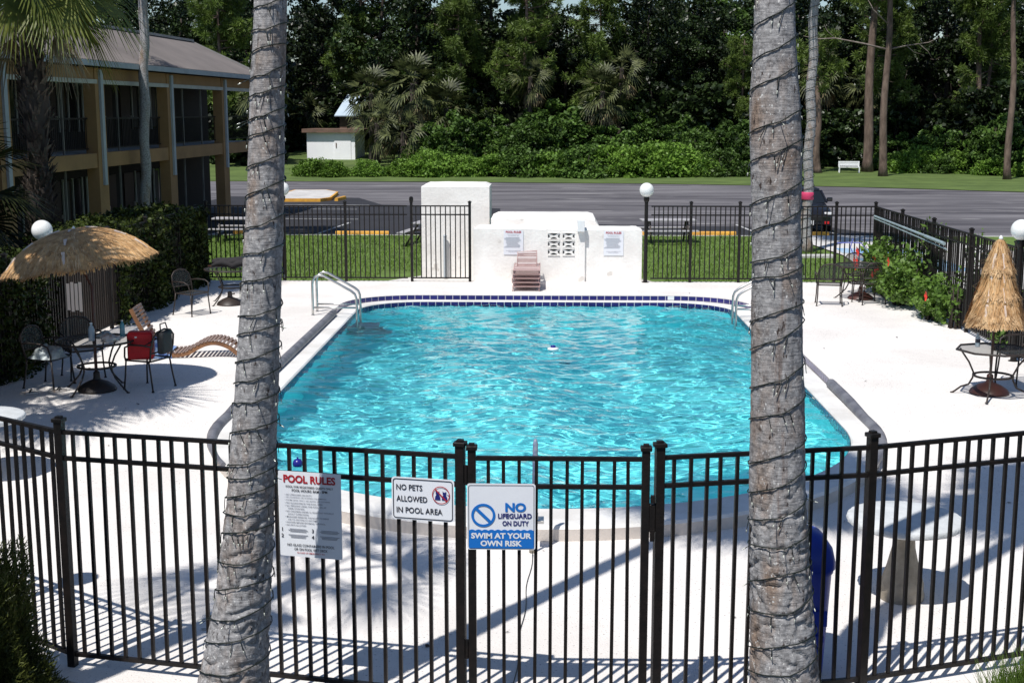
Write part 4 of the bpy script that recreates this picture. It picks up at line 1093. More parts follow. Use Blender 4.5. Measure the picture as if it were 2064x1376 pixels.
# depth mark on the coping
vs, fs = text_mesh('3½ FT', .34, .1, .03)
mk = MB()
pA, pB = Vector((3.60, 14.80, 0)), Vector((3.97, 15.35, 0))
best = min(range(NL), key=lambda i: (Vector((OUT[i][0], OUT[i][1], 0)) - Vector((3.86, 15.2, 0))).length)
A = Vector((*OUT[best - 1], 0)); B = Vector((*OUT[(best + 1) % NL], 0)); dr = (B - A).normalized(); nr = Vector((dr.y, -dr.x, 0)); C0 = (A + B) / 2
mk.add([tuple(C0 + dr * x + nr * .03 + Vector((0, 0, .055 + z))) for x, _, z in vs], fs)
mk.build('depth_marker', M['inkblack'], pool)
mk = MB()
for sx in (-.06, 0, .06): mk.box((3.95 + sx * .6, 15.72 + sx, LZ + .003), (.16, .03, .004), .8)
mk.build('coping_mark', M['inknavy'], pool)
mk = MB(); mk.box((2.72, 28.865, .212), (.14, .02, .085), ch=.004); mk.build('tile_plate', M['white'], pool)

# ------------------------------------------------------------------ wrought iron furniture
def iron_table(label, loc, rz, square=False, top_r=.55, h=.72):
    t = thing('iron_table', label, 'table', loc, rz, 'wrought iron patio tables')
    mb = MB()
    if square:
        c = [(top_r * cos(R(22.5 + 45 * k)), top_r * sin(R(22.5 + 45 * k))) for k in range(8)]
    else: c = [(top_r * cos(2 * PI * k / 32), top_r * sin(2 * PI * k / 32)) for k in range(32)]
    n = len(c)
    mb.tube([(x, y, h) for x, y in c], .016, 8, closed=True); link('rim', mb.mesh('rim', M['iron_old'], True), t)
    mb = MB(); mb.add([(x, y, h + .004) for x, y in c], [tuple(range(n))]); link('tabletop', mb.mesh('tabletop', M['mesh_panel']), t)
    for k in range(4):
        a = R(45 + 90 * k); ca, sa = cos(a), sin(a)
        pr_ = [(.46, h - .01), (.43, h - .06), (.33, h - .2), (.265, h - .34), (.27, h - .42), (.32, h - .52), (.42, .1), (.5, .03), (.54, .0)]
        P = []
        for i in range(len(pr_) - 1):
            for q in range(3): f = q / 3; r_ = pr_[i][0] * (1 - f) + pr_[i + 1][0] * f; P.append((r_ * ca, r_ * sa, pr_[i][1] * (1 - f) + pr_[i + 1][1] * f))
        P.append((.54 * ca, .54 * sa, .0))
        mb = MB(); mb.tube(P, .013, 8); mb.lathe([(.024, 0), (.024, .012)], (.54 * ca, .54 * sa, 0), 10); link('leg', mb.mesh('leg', M['iron_old'], True), t)
    mb = MB(); mb.tube([(.265 * cos(2 * PI * k / 28), .265 * sin(2 * PI * k / 28), h - .37) for k in range(28)], .016, 8, closed=True)
    mb.tube([(.24 * cos(2 * PI * k / 28), .24 * sin(2 * PI * k / 28), h - .37) for k in range(28)], .008, 6, closed=True); link('ring', mb.mesh('ring', M['iron_old'], True), t)
    return t
def iron_chair_parts(t):
    h = .43
    mb = MB(); fr = [(-.23, .22), (.23, .22), (.25, -.2), (.2, -.24), (-.2, -.24), (-.25, -.2)]
    mb.tube([(x, y, h) for x, y in fr], .013, 8, closed=True); link('seat_frame', mb.mesh('seat_frame', M['iron_old'], True), t)
    mb = MB(); mb.add([(x, y, h + .004) for x, y in fr], [tuple(range(6))]); link('seat', mb.mesh('seat', M['mesh_panel']), t)
    # curved back at +y
    arch = [(-.23, .22, h), (-.25, .26, h + .2), (-.23, .29, h + .34), (-.15, .3, h + .42), (0, .31, h + .45), (.15, .3, h + .42), (.23, .29, h + .34), (.25, .26, h + .2), (.23, .22, h)]
    mb = MB(); mb.tube(arch, .014, 8); mb.bar((-.245, .25, h + .12), (.245, .25, h + .12), .02); link('back_frame', mb.mesh('back_frame', M['iron_old'], True), t)
    mb = MB(); pan = [arch[i] for i in range(1, 8)]; pan = [(-.245, .25, h + .12)] + pan + [(.245, .25, h + .12)]
    mb.add(pan, [tuple(range(len(pan)))]); link('backrest', mb.mesh('backrest', M['mesh_panel']), t)
    for sx in (-1, 1):
        mb = MB(); mb.tube([(sx * .25, .265, h + .22), (sx * .28, .12, h + .24), (sx * .285, -.08, h + .235), (sx * .275, -.18, h + .19), (sx * .25, -.21, h + .05), (sx * .24, -.2, h)], .013, 8); link('armrest', mb.mesh('armrest', M['iron_old'], True), t)
        for y0, y1 in ((-.2, -.235), (.2, .27)):
            mb = MB(); mb.tube([(sx * .235, y0, h), (sx * .24, (y0 + y1) / 2, .22), (sx * .255, y1, .012)], .0125, 8); mb.lathe([(.022, 0), (.022, .012)], (sx * .255, y1, 0), 10); link('leg', mb.mesh('leg', M['iron_old'], True), t)
GC = 'wrought iron patio chairs'
def umb_base(mb, mi=0): mb.lathe([(.27, 0), (.275, .02), (.25, .06), (.16, .12), (.06, .16), (.05, .18), (.045, .26), (.03, .28)], n=28, mi=mi)
zr = deck_z(0, 19.4)
z2 = .258
T1 = iron_table('round iron table piled with bottles and bags under the open thatched umbrella', (-6.72, 19.45, zr), .4)
c0 = thing('iron_chair', 'iron chair holding the red bag, right of the left umbrella table', 'chair', (-6.03, 19.62, zr), R(-112), GC); iron_chair_parts(c0)
dup(c0, (-7.5, 19.7, zr), R(75), 'iron chair with a crumpled plastic bag on it, left of the umbrella table')
dup(c0, (-7.25, 20.4, zr), R(35), 'dark iron chair behind the umbrella table against the fence')
dup(c0, (-6.95, 25.95, z2), R(60), 'dark iron chair in the hedge shade, beside the far left table')
dup(c0, (5.86, 27.62, z2), R(172), 'iron chair with see through back, leftmost on the right side of the pool')
dup(c0, (6.73, 27.85, z2), R(192), 'iron chair next to the far right table and bronze base, near the hibiscus')
dup(c0, (6.85, 29.25, z2), R(10), 'iron chair behind the far right table with only its arched back showing')
dup(c0, (7.0, 19.55, zr), R(-75), 'iron chair beside the closed thatched umbrella, cut by the right picture edge')
iron_table('small iron table in the far left deck corner with folded dark cloth', (-6.52, 27.5, z2), .2)
iron_table('far right iron table over the bronze base, in front of the hibiscus', (6.72, 28.5, z2), .5)
iron_table('iron mesh table with curved legs under the closed thatched umbrella', (6.28, 18.6, zr), .35, True, .52, .66)
def loose_base(label, loc, m='brownmetal'):
    t = thing('umbrella_base', label, 'umbrella base', loc); mb = MB(); umb_base(mb); link('base', mb.mesh('base', M[m], True, auto=30), t)
    mb = MB(); mb.tube([(.05, 0, .23), (.085, 0, .23)], .012, 8); mb.box((.09, 0, .23), (.02, .05, .03)); link('knob', mb.mesh('knob', M['brownmetal'], True, auto=30), t)
loose_base('empty dark umbrella base under the far left table', (-6.52, 27.3, z2), 'iron_old')
loose_base('empty bronze umbrella base under the far right table', (6.72, 28.5, z2))
# folded umbrella cloth on the far left table
t = thing('folded_umbrella', 'dark folded umbrella cloth lying on the far left iron table', 'umbrella', (-6.45, 27.5, z2 + .73))
mb = MB()
for k in range(7):
    a = -.5 + k * .17; P = [(-.45 + .9 * q / 8, .03 * sin(q + k) + (k - 3) * .04, .05 + .07 * abs(sin(q * .8 + k * 1.3)) + .06 * (1 - abs(k - 3) / 4)) for q in range(9)]
    mb.tube(P, [.03, .05, .07, .065, .075, .07, .06, .05, .02], 8)
link('cloth', mb.mesh('cloth', M['darkcloth'], True), t)
mb = MB(); mb.tube([(-.55, 0, .05), (.5, 0, .06)], .016, 8); link('pole', mb.mesh('pole', M['brownmetal'], True), t)

# thatch ------------------------------------------------------------
def straw_strip(mb, p, q, w, mi, nrm):
    p = Vector(p); q = Vector(q); sd_ = (q - p).cross(Vector(nrm)).normalized() * w * .5
    mb.quad(p - sd_, p + sd_, q + sd_ * .5, q - sd_ * .5, mi)
rg = random.Random(12)
t = thing('thatched_umbrella', 'open tilted thatched straw umbrella over the left table', 'umbrella', (-6.72, 19.42, zr))
mb = MB(); umb_base(mb); link('base', mb.mesh('base', M['iron_old'], True, auto=30), t)
tilt = Matrix.Rotation(R(-8), 3, 'Y') @ Matrix.Scale(.77, 3); C = Vector((-.2, .12, 1.86))
mb = MB(); mb.tube([(0, 0, .1), (0, 0, 1.5), tuple(C + Vector((.02, 0, -.1))), tuple(C + tilt @ Vector((0, 0, .42)))], .02, 10); link('pole', mb.mesh('pole', M['brownmetal'], True), t)
def dome(r): return .56 * (1 - (r / 1.3) ** 2) ** .8 if r < 1.3 else 0
def dp(r, a, lift=0.0):
    z = dome(min(r, 1.295)) - (max(0, r - 1.29)) * .8 + lift - .035 * (0.5 - 0.5 * cos(8 * a)) * (r / 1.3) ** 2
    return tuple(C + tilt @ Vector((r * cos(a), r * sin(a), z)))
mb = MB()
NRr = [0.0, .1, .25, .4, .55, .7, .85, 1.0, 1.12, 1.22, 1.29]
V = [dp(r, 2 * PI * k / 48) for r in NRr for k in range(48)]
F = [(i * 48 + k, i * 48 + (k + 1) % 48, (i + 1) * 48 + (k + 1) % 48, (i + 1) * 48 + k) for i in range(len(NRr) - 1) for k in range(48)]
mb.add(V, F); cv = link('canopy', mb.mesh('canopy', M['straw'], True), t)
mb = MB()
for k in range(8500):
    r = 1.3 * math.sqrt(rg.random()) ; a = rg.uniform(0, 2 * PI); L = rg.uniform(.14, .3); a2 = a + rg.gauss(0, .05)
    lift = rg.uniform(.004, .03)
    straw_strip(mb, dp(max(0, r - .05), a, lift), dp(min(1.42, r + L), a2, lift + rg.uniform(-.01, .02)), rg.uniform(.008, .022), 1 if rg.random() < .3 else 0, (0, -.3, 1))
for k in range(1500):
    a = rg.uniform(0, 2 * PI); p = Vector(dp(1.27, a, .01)); q = p + Vector((cos(a) * rg.uniform(.02, .1) + rg.gauss(0, .03), sin(a) * rg.uniform(.02, .1), -rg.uniform(.05, .17)))
    straw_strip(mb, p, q, rg.uniform(.01, .025), 1 if rg.random() < .45 else 0, (cos(a), sin(a), .2))
link('thatch', mb.mesh('thatch', [M['straw'], M['straw2']]), cv)
KIDS.setdefault(cv.name, [])
for k in range(8):
    a = 2 * PI * (k + .2) / 8; mb = MB(); mb.tube([dp(r, a, -.03) for r in (.05, .4, .8, 1.25)], .009, 6); link('rib', mb.mesh('rib', M['white'], True), t)
for a in (-1.45, -.02, .9, 2.4, -2.6):
    mb = MB()
    for r0 in (.25, .75, 1.1):
        p, q = Vector(dp(r0, a, .045)), Vector(dp(r0 + .2, a + .02, .05)); straw_strip(mb, p, q, .05, 0, (0, -.3, 1))
    link('rib_tape', mb.mesh('rib_tape', M['thatch_tie']), t)
mb = MB(); mb.lathe([(.02, 0), (.03, .03), (.008, .07)], tuple(C + tilt @ Vector((0, 0, .54))), 10); link('finial', mb.mesh('finial', M['white'], True), t)
mb = MB()
for k in range(4):
    x = -.1 + .055 * k; mb.box((x + .1, -.95, 1.48), (.04, .006, .36 + .04 * (k % 2)))
link('hanging_strip', mb.mesh('hanging_strip', M['thatch_tie']), t)

t = thing('thatched_umbrella', 'closed thatched straw umbrella above the iron mesh table at the right', 'umbrella', (6.3, 18.78, zr))
mb = MB(); umb_base(mb); link('base', mb.mesh('base', M['brownmetal'], True, auto=30), t)
mb = MB(); mb.tube([(0, 0, .1), (.02, 0, 1.2), (.04, 0, 2.12)], .019, 10); link('pole', mb.mesh('pole', M['brownmetal'], True), t)
def cone_r(z): # z from rim 1.0 to tip 2.32
    f = (z - 1.03) / (2.2 - 1.03)
    return .335 * max(0, 1 - f) ** .62 * (1 - .25 * f) * (1 - .12 * math.exp(-((f - .45) / .1) ** 2)) + .015
def cp(z, a, lift=0.0):
    r = cone_r(z) * (1 + .1 * cos(7 * a + z * 1.3) + .05 * cos(13 * a)) + lift
    return (.03 + r * cos(a), r * sin(a), z)
mb = MB(); zsn = [1.03 + 1.17 * k / 24 for k in range(25)]
V = [cp(z, 2 * PI * k / 56) for z in zsn for k in range(56)]
F = [(i * 56 + k, i * 56 + (k + 1) % 56, (i + 1) * 56 + (k + 1) % 56, (i + 1) * 56 + k) for i in range(24) for k in range(56)]
mb.add(V, F); cv = link('canopy', mb.mesh('canopy', M['straw'], True), t); KIDS.setdefault(cv.name, [])
mb = MB()
for k in range(5200):
    z = 1.06 + 1.12 * rg.random() ** 1.25; a = rg.uniform(0, 2 * PI); L = rg.uniform(.12, .3); l0 = rg.uniform(.003, .02)
    straw_strip(mb, cp(z, a, l0), cp(max(.97, z - L), a + rg.gauss(0, .07), l0 + rg.uniform(0, .03)), rg.uniform(.007, .018), 1 if rg.random() < .35 else 0, (cos(a), sin(a), .1))
for tier in (1.07, 1.16, 1.45, 1.82):
    for k in range(420):
        a = rg.uniform(0, 2 * PI); z = tier + rg.gauss(0, .02); straw_strip(mb, cp(z, a, .02), cp(max(.95, z - rg.uniform(.06, .13)), a + rg.gauss(0, .1), .05), rg.uniform(.008, .016), 1, (cos(a), sin(a), .1))
for k in range(160):
    z = rg.uniform(1.1, 2.2); a = rg.uniform(0, 2 * PI); p = Vector(cp(z, a, .02)); straw_strip(mb, p, p + Vector((cos(a) * .08 + rg.gauss(0, .05), sin(a) * .08, rg.uniform(-.12, .04))), .006, 1, (0, 0, 1))
link('thatch', mb.mesh('thatch', [M['straw'], M['straw2']]), cv)
for a in (-1.5, -.75, -2.3):
    mb = MB()
    for z in (1.1, 1.33, 1.6, 1.8): straw_strip(mb, cp(z + .2, a, .03), cp(z, a, .035), .04, 0, (cos(a), sin(a), .1))
    link('rib_tape', mb.mesh('rib_tape', M['thatch_tie']), t)
mb = MB(); mb.lathe([(.03, 0), (.028, .04), (.01, .07)], (.035, 0, 2.17), 12); link('finial', mb.mesh('finial', M['white'], True), t)

# things on the tables and chairs
def bottle(name, label, loc, m, h=.21, r=.033, lab=None):
    t = thing(name, label, 'bottle', loc); mb = MB(); mb.lathe([(r * .9, 0), (r, .01), (r, h * .62), (r * .75, h * .75), (r * .38, h * .86), (r * .38, h * .93)], n=16); link('body', mb.mesh('body', m, True), t)
    mb = MB(); mb.lathe([(r * .44, h * .92), (r * .44, h)], n=12); link('cap', mb.mesh('cap', M['capw'], True, auto=30), t)
    if lab: mb = MB(); mb.lathe([(r * 1.03, h * .3), (r * 1.03, h * .55)], n=16); link('label', mb.mesh('label', lab, True, auto=30), t)
tz = zr + .74
bottle('water_bottle', 'clear water bottle beside the snack bag on the left umbrella table', (-6.72, 19.3, tz), M['bottle'], .26, .045)
bottle('water_bottle', 'blue water bottle near the red bag on the left umbrella table', (-6.4, 19.68, tz), M['bottleblue'], .24, .037)
bottle('water_bottle', 'small bottle with dark label alone on the right iron mesh table', (6.08, 18.72, zr + .68), M['bottle'], .2, .034, M['label'])
def crumple(name, label, cat, loc, rx, ry, rz_, m, seed, rough=.4):
    t = thing(name, label, cat, loc); mb = MB(); V = []; n, q = 24, 12
    for j in range(q + 1):
        ph = PI / 2 * j / q
        for k in range(n):
            a = 2 * PI * k / n; f = 1 + rough * noise.noise(Vector((cos(a) * 1.7 + seed, sin(a) * 1.7, ph * 2)))
            V.append((rx * cos(ph) * cos(a) * f, ry * cos(ph) * sin(a) * f, rz_ * sin(ph) * (1 + rough * noise.noise(Vector((cos(a) * 3, sin(a) * 3 + seed, ph))))))
    F = [(i * n + k, i * n + (k + 1) % n, (i + 1) * n + (k + 1) % n, (i + 1) * n + k) for i in range(q) for k in range(n)]
    mb.add(V, F); link('body', mb.mesh('body', m, True), t); return t
crumple('snack_bag', 'crumpled printed snack bag hanging over the left umbrella table edge', 'bag', (-6.47, 19.28, tz), .16, .13, .09, M['foodbag'], 3, .6)
crumple('plastic_bag', 'pale crumpled plastic bag lying among bottles on the left umbrella table', 'bag', (-6.6, 19.52, tz), .13, .12, .1, M['plasticbag'], 8, .6)
crumple('plastic_bag', 'pale crumpled plastic bag on the seat of the leftmost iron chair', 'bag', (-7.47, 19.6, zr + .44), .22, .2, .17, M['plasticbag'], 5, .5)
t = thing('cooler_bag', 'bright red cooler bag standing on the iron chair by the left table', 'bag', (-6.1, 19.55, zr + .44), .15)
mb = MB(); mb.box((0, 0, .19), (.36, .22, .38), ch=.03); link('body', mb.mesh('body', M['redbag'], True), t)
mb = MB(); mb.box((0, 0, .385), (.33, .19, .02), ch=.008); link('lid', mb.mesh('lid', M['redbag'], True), t)
mb = MB(); mb.tube([(-.17, -.115, .3), (-.1, -.13, .22), (.06, -.135, .2), (.18, -.12, .27)], .008, 6); link('strap', mb.mesh('strap', M['blackbag'], True), t)
mb = MB(); mb.box((-.05, -.118, .33), (.03, .012, .02)); link('buckle', mb.mesh('buckle', M['capw']), t)
t = thing('shoulder_bag', 'black bag hanging on the back of the chair with the red bag', 'bag', (-5.74, 19.5, zr + .52), -.2)
mb = MB(); mb.box((0, 0, .17), (.1, .3, .32), ch=.04); link('body', mb.mesh('body', M['blackbag'], True), t)
mb = MB(); mb.tube([(0, -.11, .32), (-.02, -.08, .44), (-.02, .08, .44), (0, .11, .32)], .01, 6); link('strap', mb.mesh('strap', M['blackbag'], True), t)
for k, (x, y, a, lab) in enumerate(((-7.6, 19.15, .3, 'pale sandal lying on the deck under the leftmost chair, nearer the fence'), (-7.25, 19.3, .7, 'pale sandal lying on the deck beside the leftmost chair, nearer the table'))):
    t = thing('sandal', lab, 'sandal', (x, y, zr), a); mb = MB(); P = [(.13 * cos(2 * PI * q / 20) * (1), .045 * sin(2 * PI * q / 20) * (1 + .25 * cos(2 * PI * q / 20)), 0) for q in range(20)]
    mb.add(P + [(x_, y_, .025) for x_, y_, _ in P], [tuple(range(20, 40))] + [(q, (q + 1) % 20, 20 + (q + 1) % 20, 20 + q) for q in range(20)]); link('sole', mb.mesh('sole', M['foodbag']), t)
    mb = MB(); mb.tube([(.0, -.045, .02), (.03, -.02, .06), (.03, .02, .06), (0, .045, .02)], .01, 6); link('strap', mb.mesh('strap', M['blackbag'], True), t)

# the left umbrella group stands a little nearer
for o in list(COL.objects):
    if o.parent is None and o.get('category') in ('table', 'chair', 'umbrella', 'bottle', 'bag', 'sandal') and o.location.x < -5.5 and 18.9 < o.location.y < 20.6:
        o.location.x += .3; o.location.y -= .75
# wave lounger -------------------------------------------------------
LG = thing('wave_lounger', 'curved wooden slat lounger with raised back, behind the umbrella table', 'lounger', (-6.4, 21.45, .256), R(5)); LG.scale = (.86, .9, .84)
def wave(s): # s 0..1 from head to foot -> (x, z)
    pts_ = [(-.30, .98), (-.24, .84), (-.16, .66), (-.06, .46), (.03, .28), (.13, .17), (.3, .115), (.5, .1), (.68, .14), (.86, .24), (1.02, .31), (1.18, .33), (1.34, .3), (1.5, .22), (1.64, .1)]
    f = s * (len(pts_) - 1); i = min(int(f), len(pts_) - 2); f -= i
    p0 = pts_[max(0, i - 1)]; p1 = pts_[i]; p2 = pts_[i + 1]; p3 = pts_[min(len(pts_) - 1, i + 2)]
    cr_ = lambda a, b, c, d: .5 * (2 * b + (c - a) * f + (2 * a - 5 * b + 4 * c - d) * f * f + (3 * b - a - 3 * c + d) * f ** 3)
    return cr_(p0[0], p1[0], p2[0], p3[0]), cr_(p0[1], p1[1], p2[1], p3[1])
for sy in (-.3, .3):
    mb = MB(); N = 60; V = []
    for k in range(N + 1):
        x, z = wave(k / N); x2, z2_ = wave(min(1, k / N + .01)); x1_, z1_ = wave(max(0, k / N - .01)); tx, tz_ = x2 - x1_, z2_ - z1_; l = math.hypot(tx, tz_); nx_, nz_ = -tz_ / l, tx / l
        for ox, yy in ((0, -.018), (0, .018), (-.075, .018), (-.075, -.018)): V.append((x + nx_ * ox, sy + yy, max(.0, z + nz_ * ox)))
    F = [(4 * k + a, 4 * k + (a + 1) % 4, 4 * k + 4 + (a + 1) % 4, 4 * k + 4 + a) for k in range(N) for a in range(4)] + [(0, 3, 2, 1), (4 * N, 4 * N + 1, 4 * N + 2, 4 * N + 3)]
    mb.add(V, F); link('side_rail', mb.mesh('side_rail', M['slatrail']), LG)
for k in range(34):
    s_ = (k + .4) / 34; x, z = wave(s_); x2, z2_ = wave(min(1, s_ + .012)); ang = math.atan2(z2_ - z, x2 - x)
    mb = MB(); b = MB(); b.box((0, 0, .012), (.048, .66, .02), ch=.004)
    mb.add([(x + vx * cos(ang) - vz * sin(ang), vy, z + vx * sin(ang) + vz * cos(ang)) for vx, vy, vz in b.v], b.f); link('slat', mb.mesh('slat', M['slat']), LG)
t = thing('towel', 'blue patterned towel draped over the wooden lounger seat', 'towel', (-6.4, 21.45, .256), R(5)); t.scale = (.86, .9, .84)
mb = MB(); V = []; ny_ = 16
for k in range(21):
    s_ = .3 + .16 * k / 20; x, z = wave(s_)
    for j in range(ny_ + 1):
        y = -.36 + .6 * j / ny_; f = max(0, (-.3 - y) / .06)
        V.append((x + .02 * noise.noise(Vector((k * .3, j * .3, 1))), y, z + .04 + .03 * noise.noise(Vector((k * .25, j * .4, 4))) - (0 if y > -.31 else .3 * (-.31 - y) / .05)))
mb.add(V, [(k * (ny_ + 1) + j, k * (ny_ + 1) + j + 1, (k + 1) * (ny_ + 1) + j + 1, (k + 1) * (ny_ + 1) + j) for k in range(20) for j in range(ny_)])
# front fall over the rail
V2 = []
for k in range(15):
    x = .0 + .3 * k / 14
    for j in range(9): V2.append((x + .03 * sin(j * .6 + k * .4), -.345 - .012 * sin(k * 1.1), .42 - .4 * j / 8 + .05 * sin(k * .7)))
mb.add(V2, [(k * 9 + j, (k + 1) * 9 + j, (k + 1) * 9 + j + 1, k * 9 + j + 1) for k in range(14) for j in range(8)])
link('cloth', mb.mesh('cloth', M['towel'], True), t)

# stack of strap loungers seen end on ---------------------------------
def strap_lounger(label, loc, raised):
    t = thing('strap_lounger', label, 'lounger', loc, 0, 'strap loungers stacked by the white wall')
    wd = .29
    for sx in (-1, 1):
        mb = MB(); mb.tube([(sx * wd, -.55, .03), (sx * wd, .95, .03)], .015, 8); link('side_rail', mb.mesh('side_rail', M['strapP'], True), t)
        mb = MB(); mb.tube([(sx * wd * .98, -.5, .02), (sx * wd * 1.02, -.53, -.06)], .014, 8); link('leg', mb.mesh('leg', M['strapP'], True), t)
    n = 26
    for k in range(n):
        y = -.53 + 1.44 * k / (n - 1)
        mb = MB(); mb.box((0, y, .035 + .006 * sin(k)), (2 * wd, .04, .005)); link('strap', mb.mesh('strap', M['strapW'] if k % 4 == 3 else M['strapP']), t)
    if raised:
        mb = MB(); mb.tube([(-.22, .32, .04), (-.22, .6, .33), (.22, .6, .36), (.22, .32, .04)], .014, 8); link('back_frame', mb.mesh('back_frame', M['strapP'], True), t)
        for k in range(8):
            f = (k + .5) / 8; mb = MB(); mb.box((0, .32 + .28 * f, .04 + .31 * f), (.44, .014, .032)); link('strap', mb.mesh('strap', M['strapW'] if k % 3 == 1 else M['strapP']), t)
    return t
names = ('bottom strap lounger of the stack, touching the deck', 'second strap lounger from the bottom of the stack by the wall', 'middle strap lounger of the stack of five by the wall', 'fourth strap lounger up, just under the top one of the stack', 'topmost strap lounger of the stack, with its back raised')
for k in range(5):
    strap_lounger('striped pink ' + names[k], (-.43 + .014 * sin(k * 2.2), 30.05 + .03 * k, .325 + .088 * k), k == 4)

# concrete tables and bin ---------------------------------------------
def concrete_table(label, loc):
    t = thing('concrete_table', label, 'table', loc, 0, 'round cast concrete tables')
    mb = MB(); mb.lathe([(.2, .665), (.47, .675), (.49, .69), (.495, .715), (.485, .735), (.47, .742), (.3, .744), (.02, .745)], n=120, mod=lambda i, a: 1 + (.007 * cos(30 * a) if 1 <= i <= 4 else 0)); link('tabletop', mb.mesh('tabletop', M['ctable'], True, auto=40), t)
    mb = MB(); mb.lathe([(.19, 0), (.195, .05), (.18, .09), (.185, .11), (.175, .15), (.13, .3), (.095, .46), (.085, .58), (.12, .67)], n=64, mod=lambda i, a: 1 + (.05 * abs(sin(6 * a)) if i > 3 else 0)); link('pedestal', mb.mesh('pedestal', M['cped'], True, auto=50), t)
concrete_table('round pale concrete table on a fluted pedestal, right of the blue bin', (3.13, 11.28, 0))
concrete_table('round pale concrete table cut by the left picture edge behind the front fence', (-6.5, 14.9, deck_z(0, 14.9)))
t = thing('trash_bin', 'tall royal blue plastic bin with domed lid behind the right palm trunk', 'bin', (1.9, 9.75, 0), .12)
mb = MB()
def rsq(w, d, z, r=.1, n=6):
    P = []
    for qx, qy, a0 in ((1, 1, 0), (-1, 1, 90), (-1, -1, 180), (1, -1, 270)):
        for k in range(n + 1): a = R(a0 + 90 * k / n); P.append((qx * (w / 2 - r) + r * cos(a), qy * (d / 2 - r) + r * sin(a), z))
    return P
def loft(mb, secs):
    n = len(secs[0]); b = [p for s_ in secs for p in s_]
    mb.add(b, [(i * n + k, i * n + (k + 1) % n, (i + 1) * n + (k + 1) % n, (i + 1) * n + k) for i in range(len(secs) - 1) for k in range(n)] + [tuple(range(n - 1, -1, -1)), tuple((len(secs) - 1) * n + k for k in range(n))])
loft(mb, [rsq(.4, .4, .02), rsq(.46, .47, .8), rsq(.48, .49, .82), rsq(.48, .49, .85)]); link('body', mb.mesh('body', M['binblue'], True, auto=35), t)
mb = MB(); loft(mb, [rsq(.5, .51, .85), rsq(.5, .51, .9, .1), rsq(.47, .47, 1.0, .12), rsq(.36, .33, 1.09, .12), rsq(.2, .18, 1.12, .08)]); link('lid', mb.mesh('lid', M['binblue'], True, auto=35), t)
for sx in (-1, 1):
    mb = MB(); mb.tube([(sx * .15, .2, .07), (sx * .2, .2, .07)], .07, 16); link('wheel', mb.mesh('wheel', M['bin_and_hole_black'], True, auto=35), t)
mb = MB(); mb.box((.08, -.238, .48), (.2, .01, .12)); mb.box((.08, -.232, .32), (.16, .01, .05)); link('moulded_panel', mb.mesh('moulded_panel', M['binblue']), t)

# poles on the right fence, hose
t = wthing('skimmer_pole', 'pale aluminium pool pole resting along the top of the right side fence', 'pole', (7.45, 28, 1.7))
mb = MB(); mb.tube([(7.55, 31.0, 1.83), (7.5, 25.6, 1.76)], .024, 10); mb.build('shaft', M['pole_alu'], t, True)
mb = MB(); mb.tube([(7.49, 26.6, 1.775), (7.48, 25.3, 1.755)], .034, 10); mb.build('grip', M['pole_alu'], t, True)
t = wthing('skimmer_pole', 'second thin pale pole just below the first on the right side fence', 'pole', (7.45, 28, 1.6))
mb = MB(); mb.tube([(7.54, 31.0, 1.78), (7.5, 25.2, 1.66)], .016, 8); mb.build('shaft', M['pole_alu'], t, True)
t = wthing('hose', 'violet blue hose looped over the back fence corner beside the hibiscus', 'hose', (7.3, 31.1, 1.2))
mb = MB(); mb.tube([(6.75, 31.12, 1.2), (7.1, 31.11, 1.21), (7.3, 31.1, 1.2), (7.4, 31.1, 1.05), (7.3, 31.1, .92), (7.12, 31.1, .95), (7.05, 31.1, 1.1), (7.1, 31.08, 1.3)], .012, 6); mb.build('coil', M['hose'], t, True)

# picnic tables on the lawn
def picnic(label, loc, rz):
    t = thing('picnic_table', label, 'picnic table', loc, rz, 'picnic tables on the lawn')
    mb = MB()
    for k in range(5): mb.box((0, -.3 + .15 * k, .74), (1.75, .14, .035), ch=.004)
    link('tabletop', mb.mesh('tabletop', M['weathered_table']), t)
    for sy in (-1, 1):
        mb = MB()
        for k in range(2): mb.box((0, sy * (.62 + .14 * k), .44), (1.75, .13, .035), ch=.004)
        link('bench', mb.mesh('bench', M['weathered_table']), t)
    for sx in (-.6, .6):
        mb = MB()
        mb.bar((sx, -.62, 0), (sx, -.2, .72), .05); mb.bar((sx, .62, 0), (sx, .2, .72), .05); mb.bar((sx, -.75, .41), (sx, .75, .41), .05)
        link('leg_frame', mb.mesh('leg_frame', M['iron_old']), t)
picnic('pale weathered picnic table on the lawn right of the globe lamp and stucco wall', (3.9, 42.9, .05), .05)
picnic('pale weathered picnic table on the lawn by the far left deck corner', (-9.9, 43.2, .05), 0)
picnic('pale picnic table half hidden behind the tall white stucco block', (-3.65, 42.0, .05), 1.4)
# wheel stops
def wheel_stop(loc, L, label, rz=0):
    t = thing('wheel_stop', label, 'wheel stop', loc, rz, 'yellow wheel stops in the car park'); mb = MB()
    a = [(-.09, 0), (.09, 0), (.07, .12), (.05, .15), (-.05, .15), (-.07, .12)]
    V = [(sx * L / 2, y, z) for sx in (-1, 1) for y, z in a]
    mb.add(V, [(k, (k + 1) % 6, 6 + (k + 1) % 6, 6 + k) for k in range(6)] + [(5, 4, 3, 2, 1, 0), (6, 7, 8, 9, 10, 11)]); link('bar', mb.mesh('bar', M['yellow']), t)
wheel_stop((-6.28, 45.8, .004), 1.85, 'yellow concrete wheel stop behind the back fence, left of the tall stucco block')
wheel_stop((5.7, 45.95, .004), 1.6, 'yellow concrete wheel stop to the left of the right foreground palm')
wheel_stop((9.0, 45.9, .004), 1.3, 'yellow concrete wheel stop in front of the black car')
wheel_stop((-9.85, 64.3, .004), 1.5, 'short yellow wheel stop beside the yellow kerbed island', 1.45)
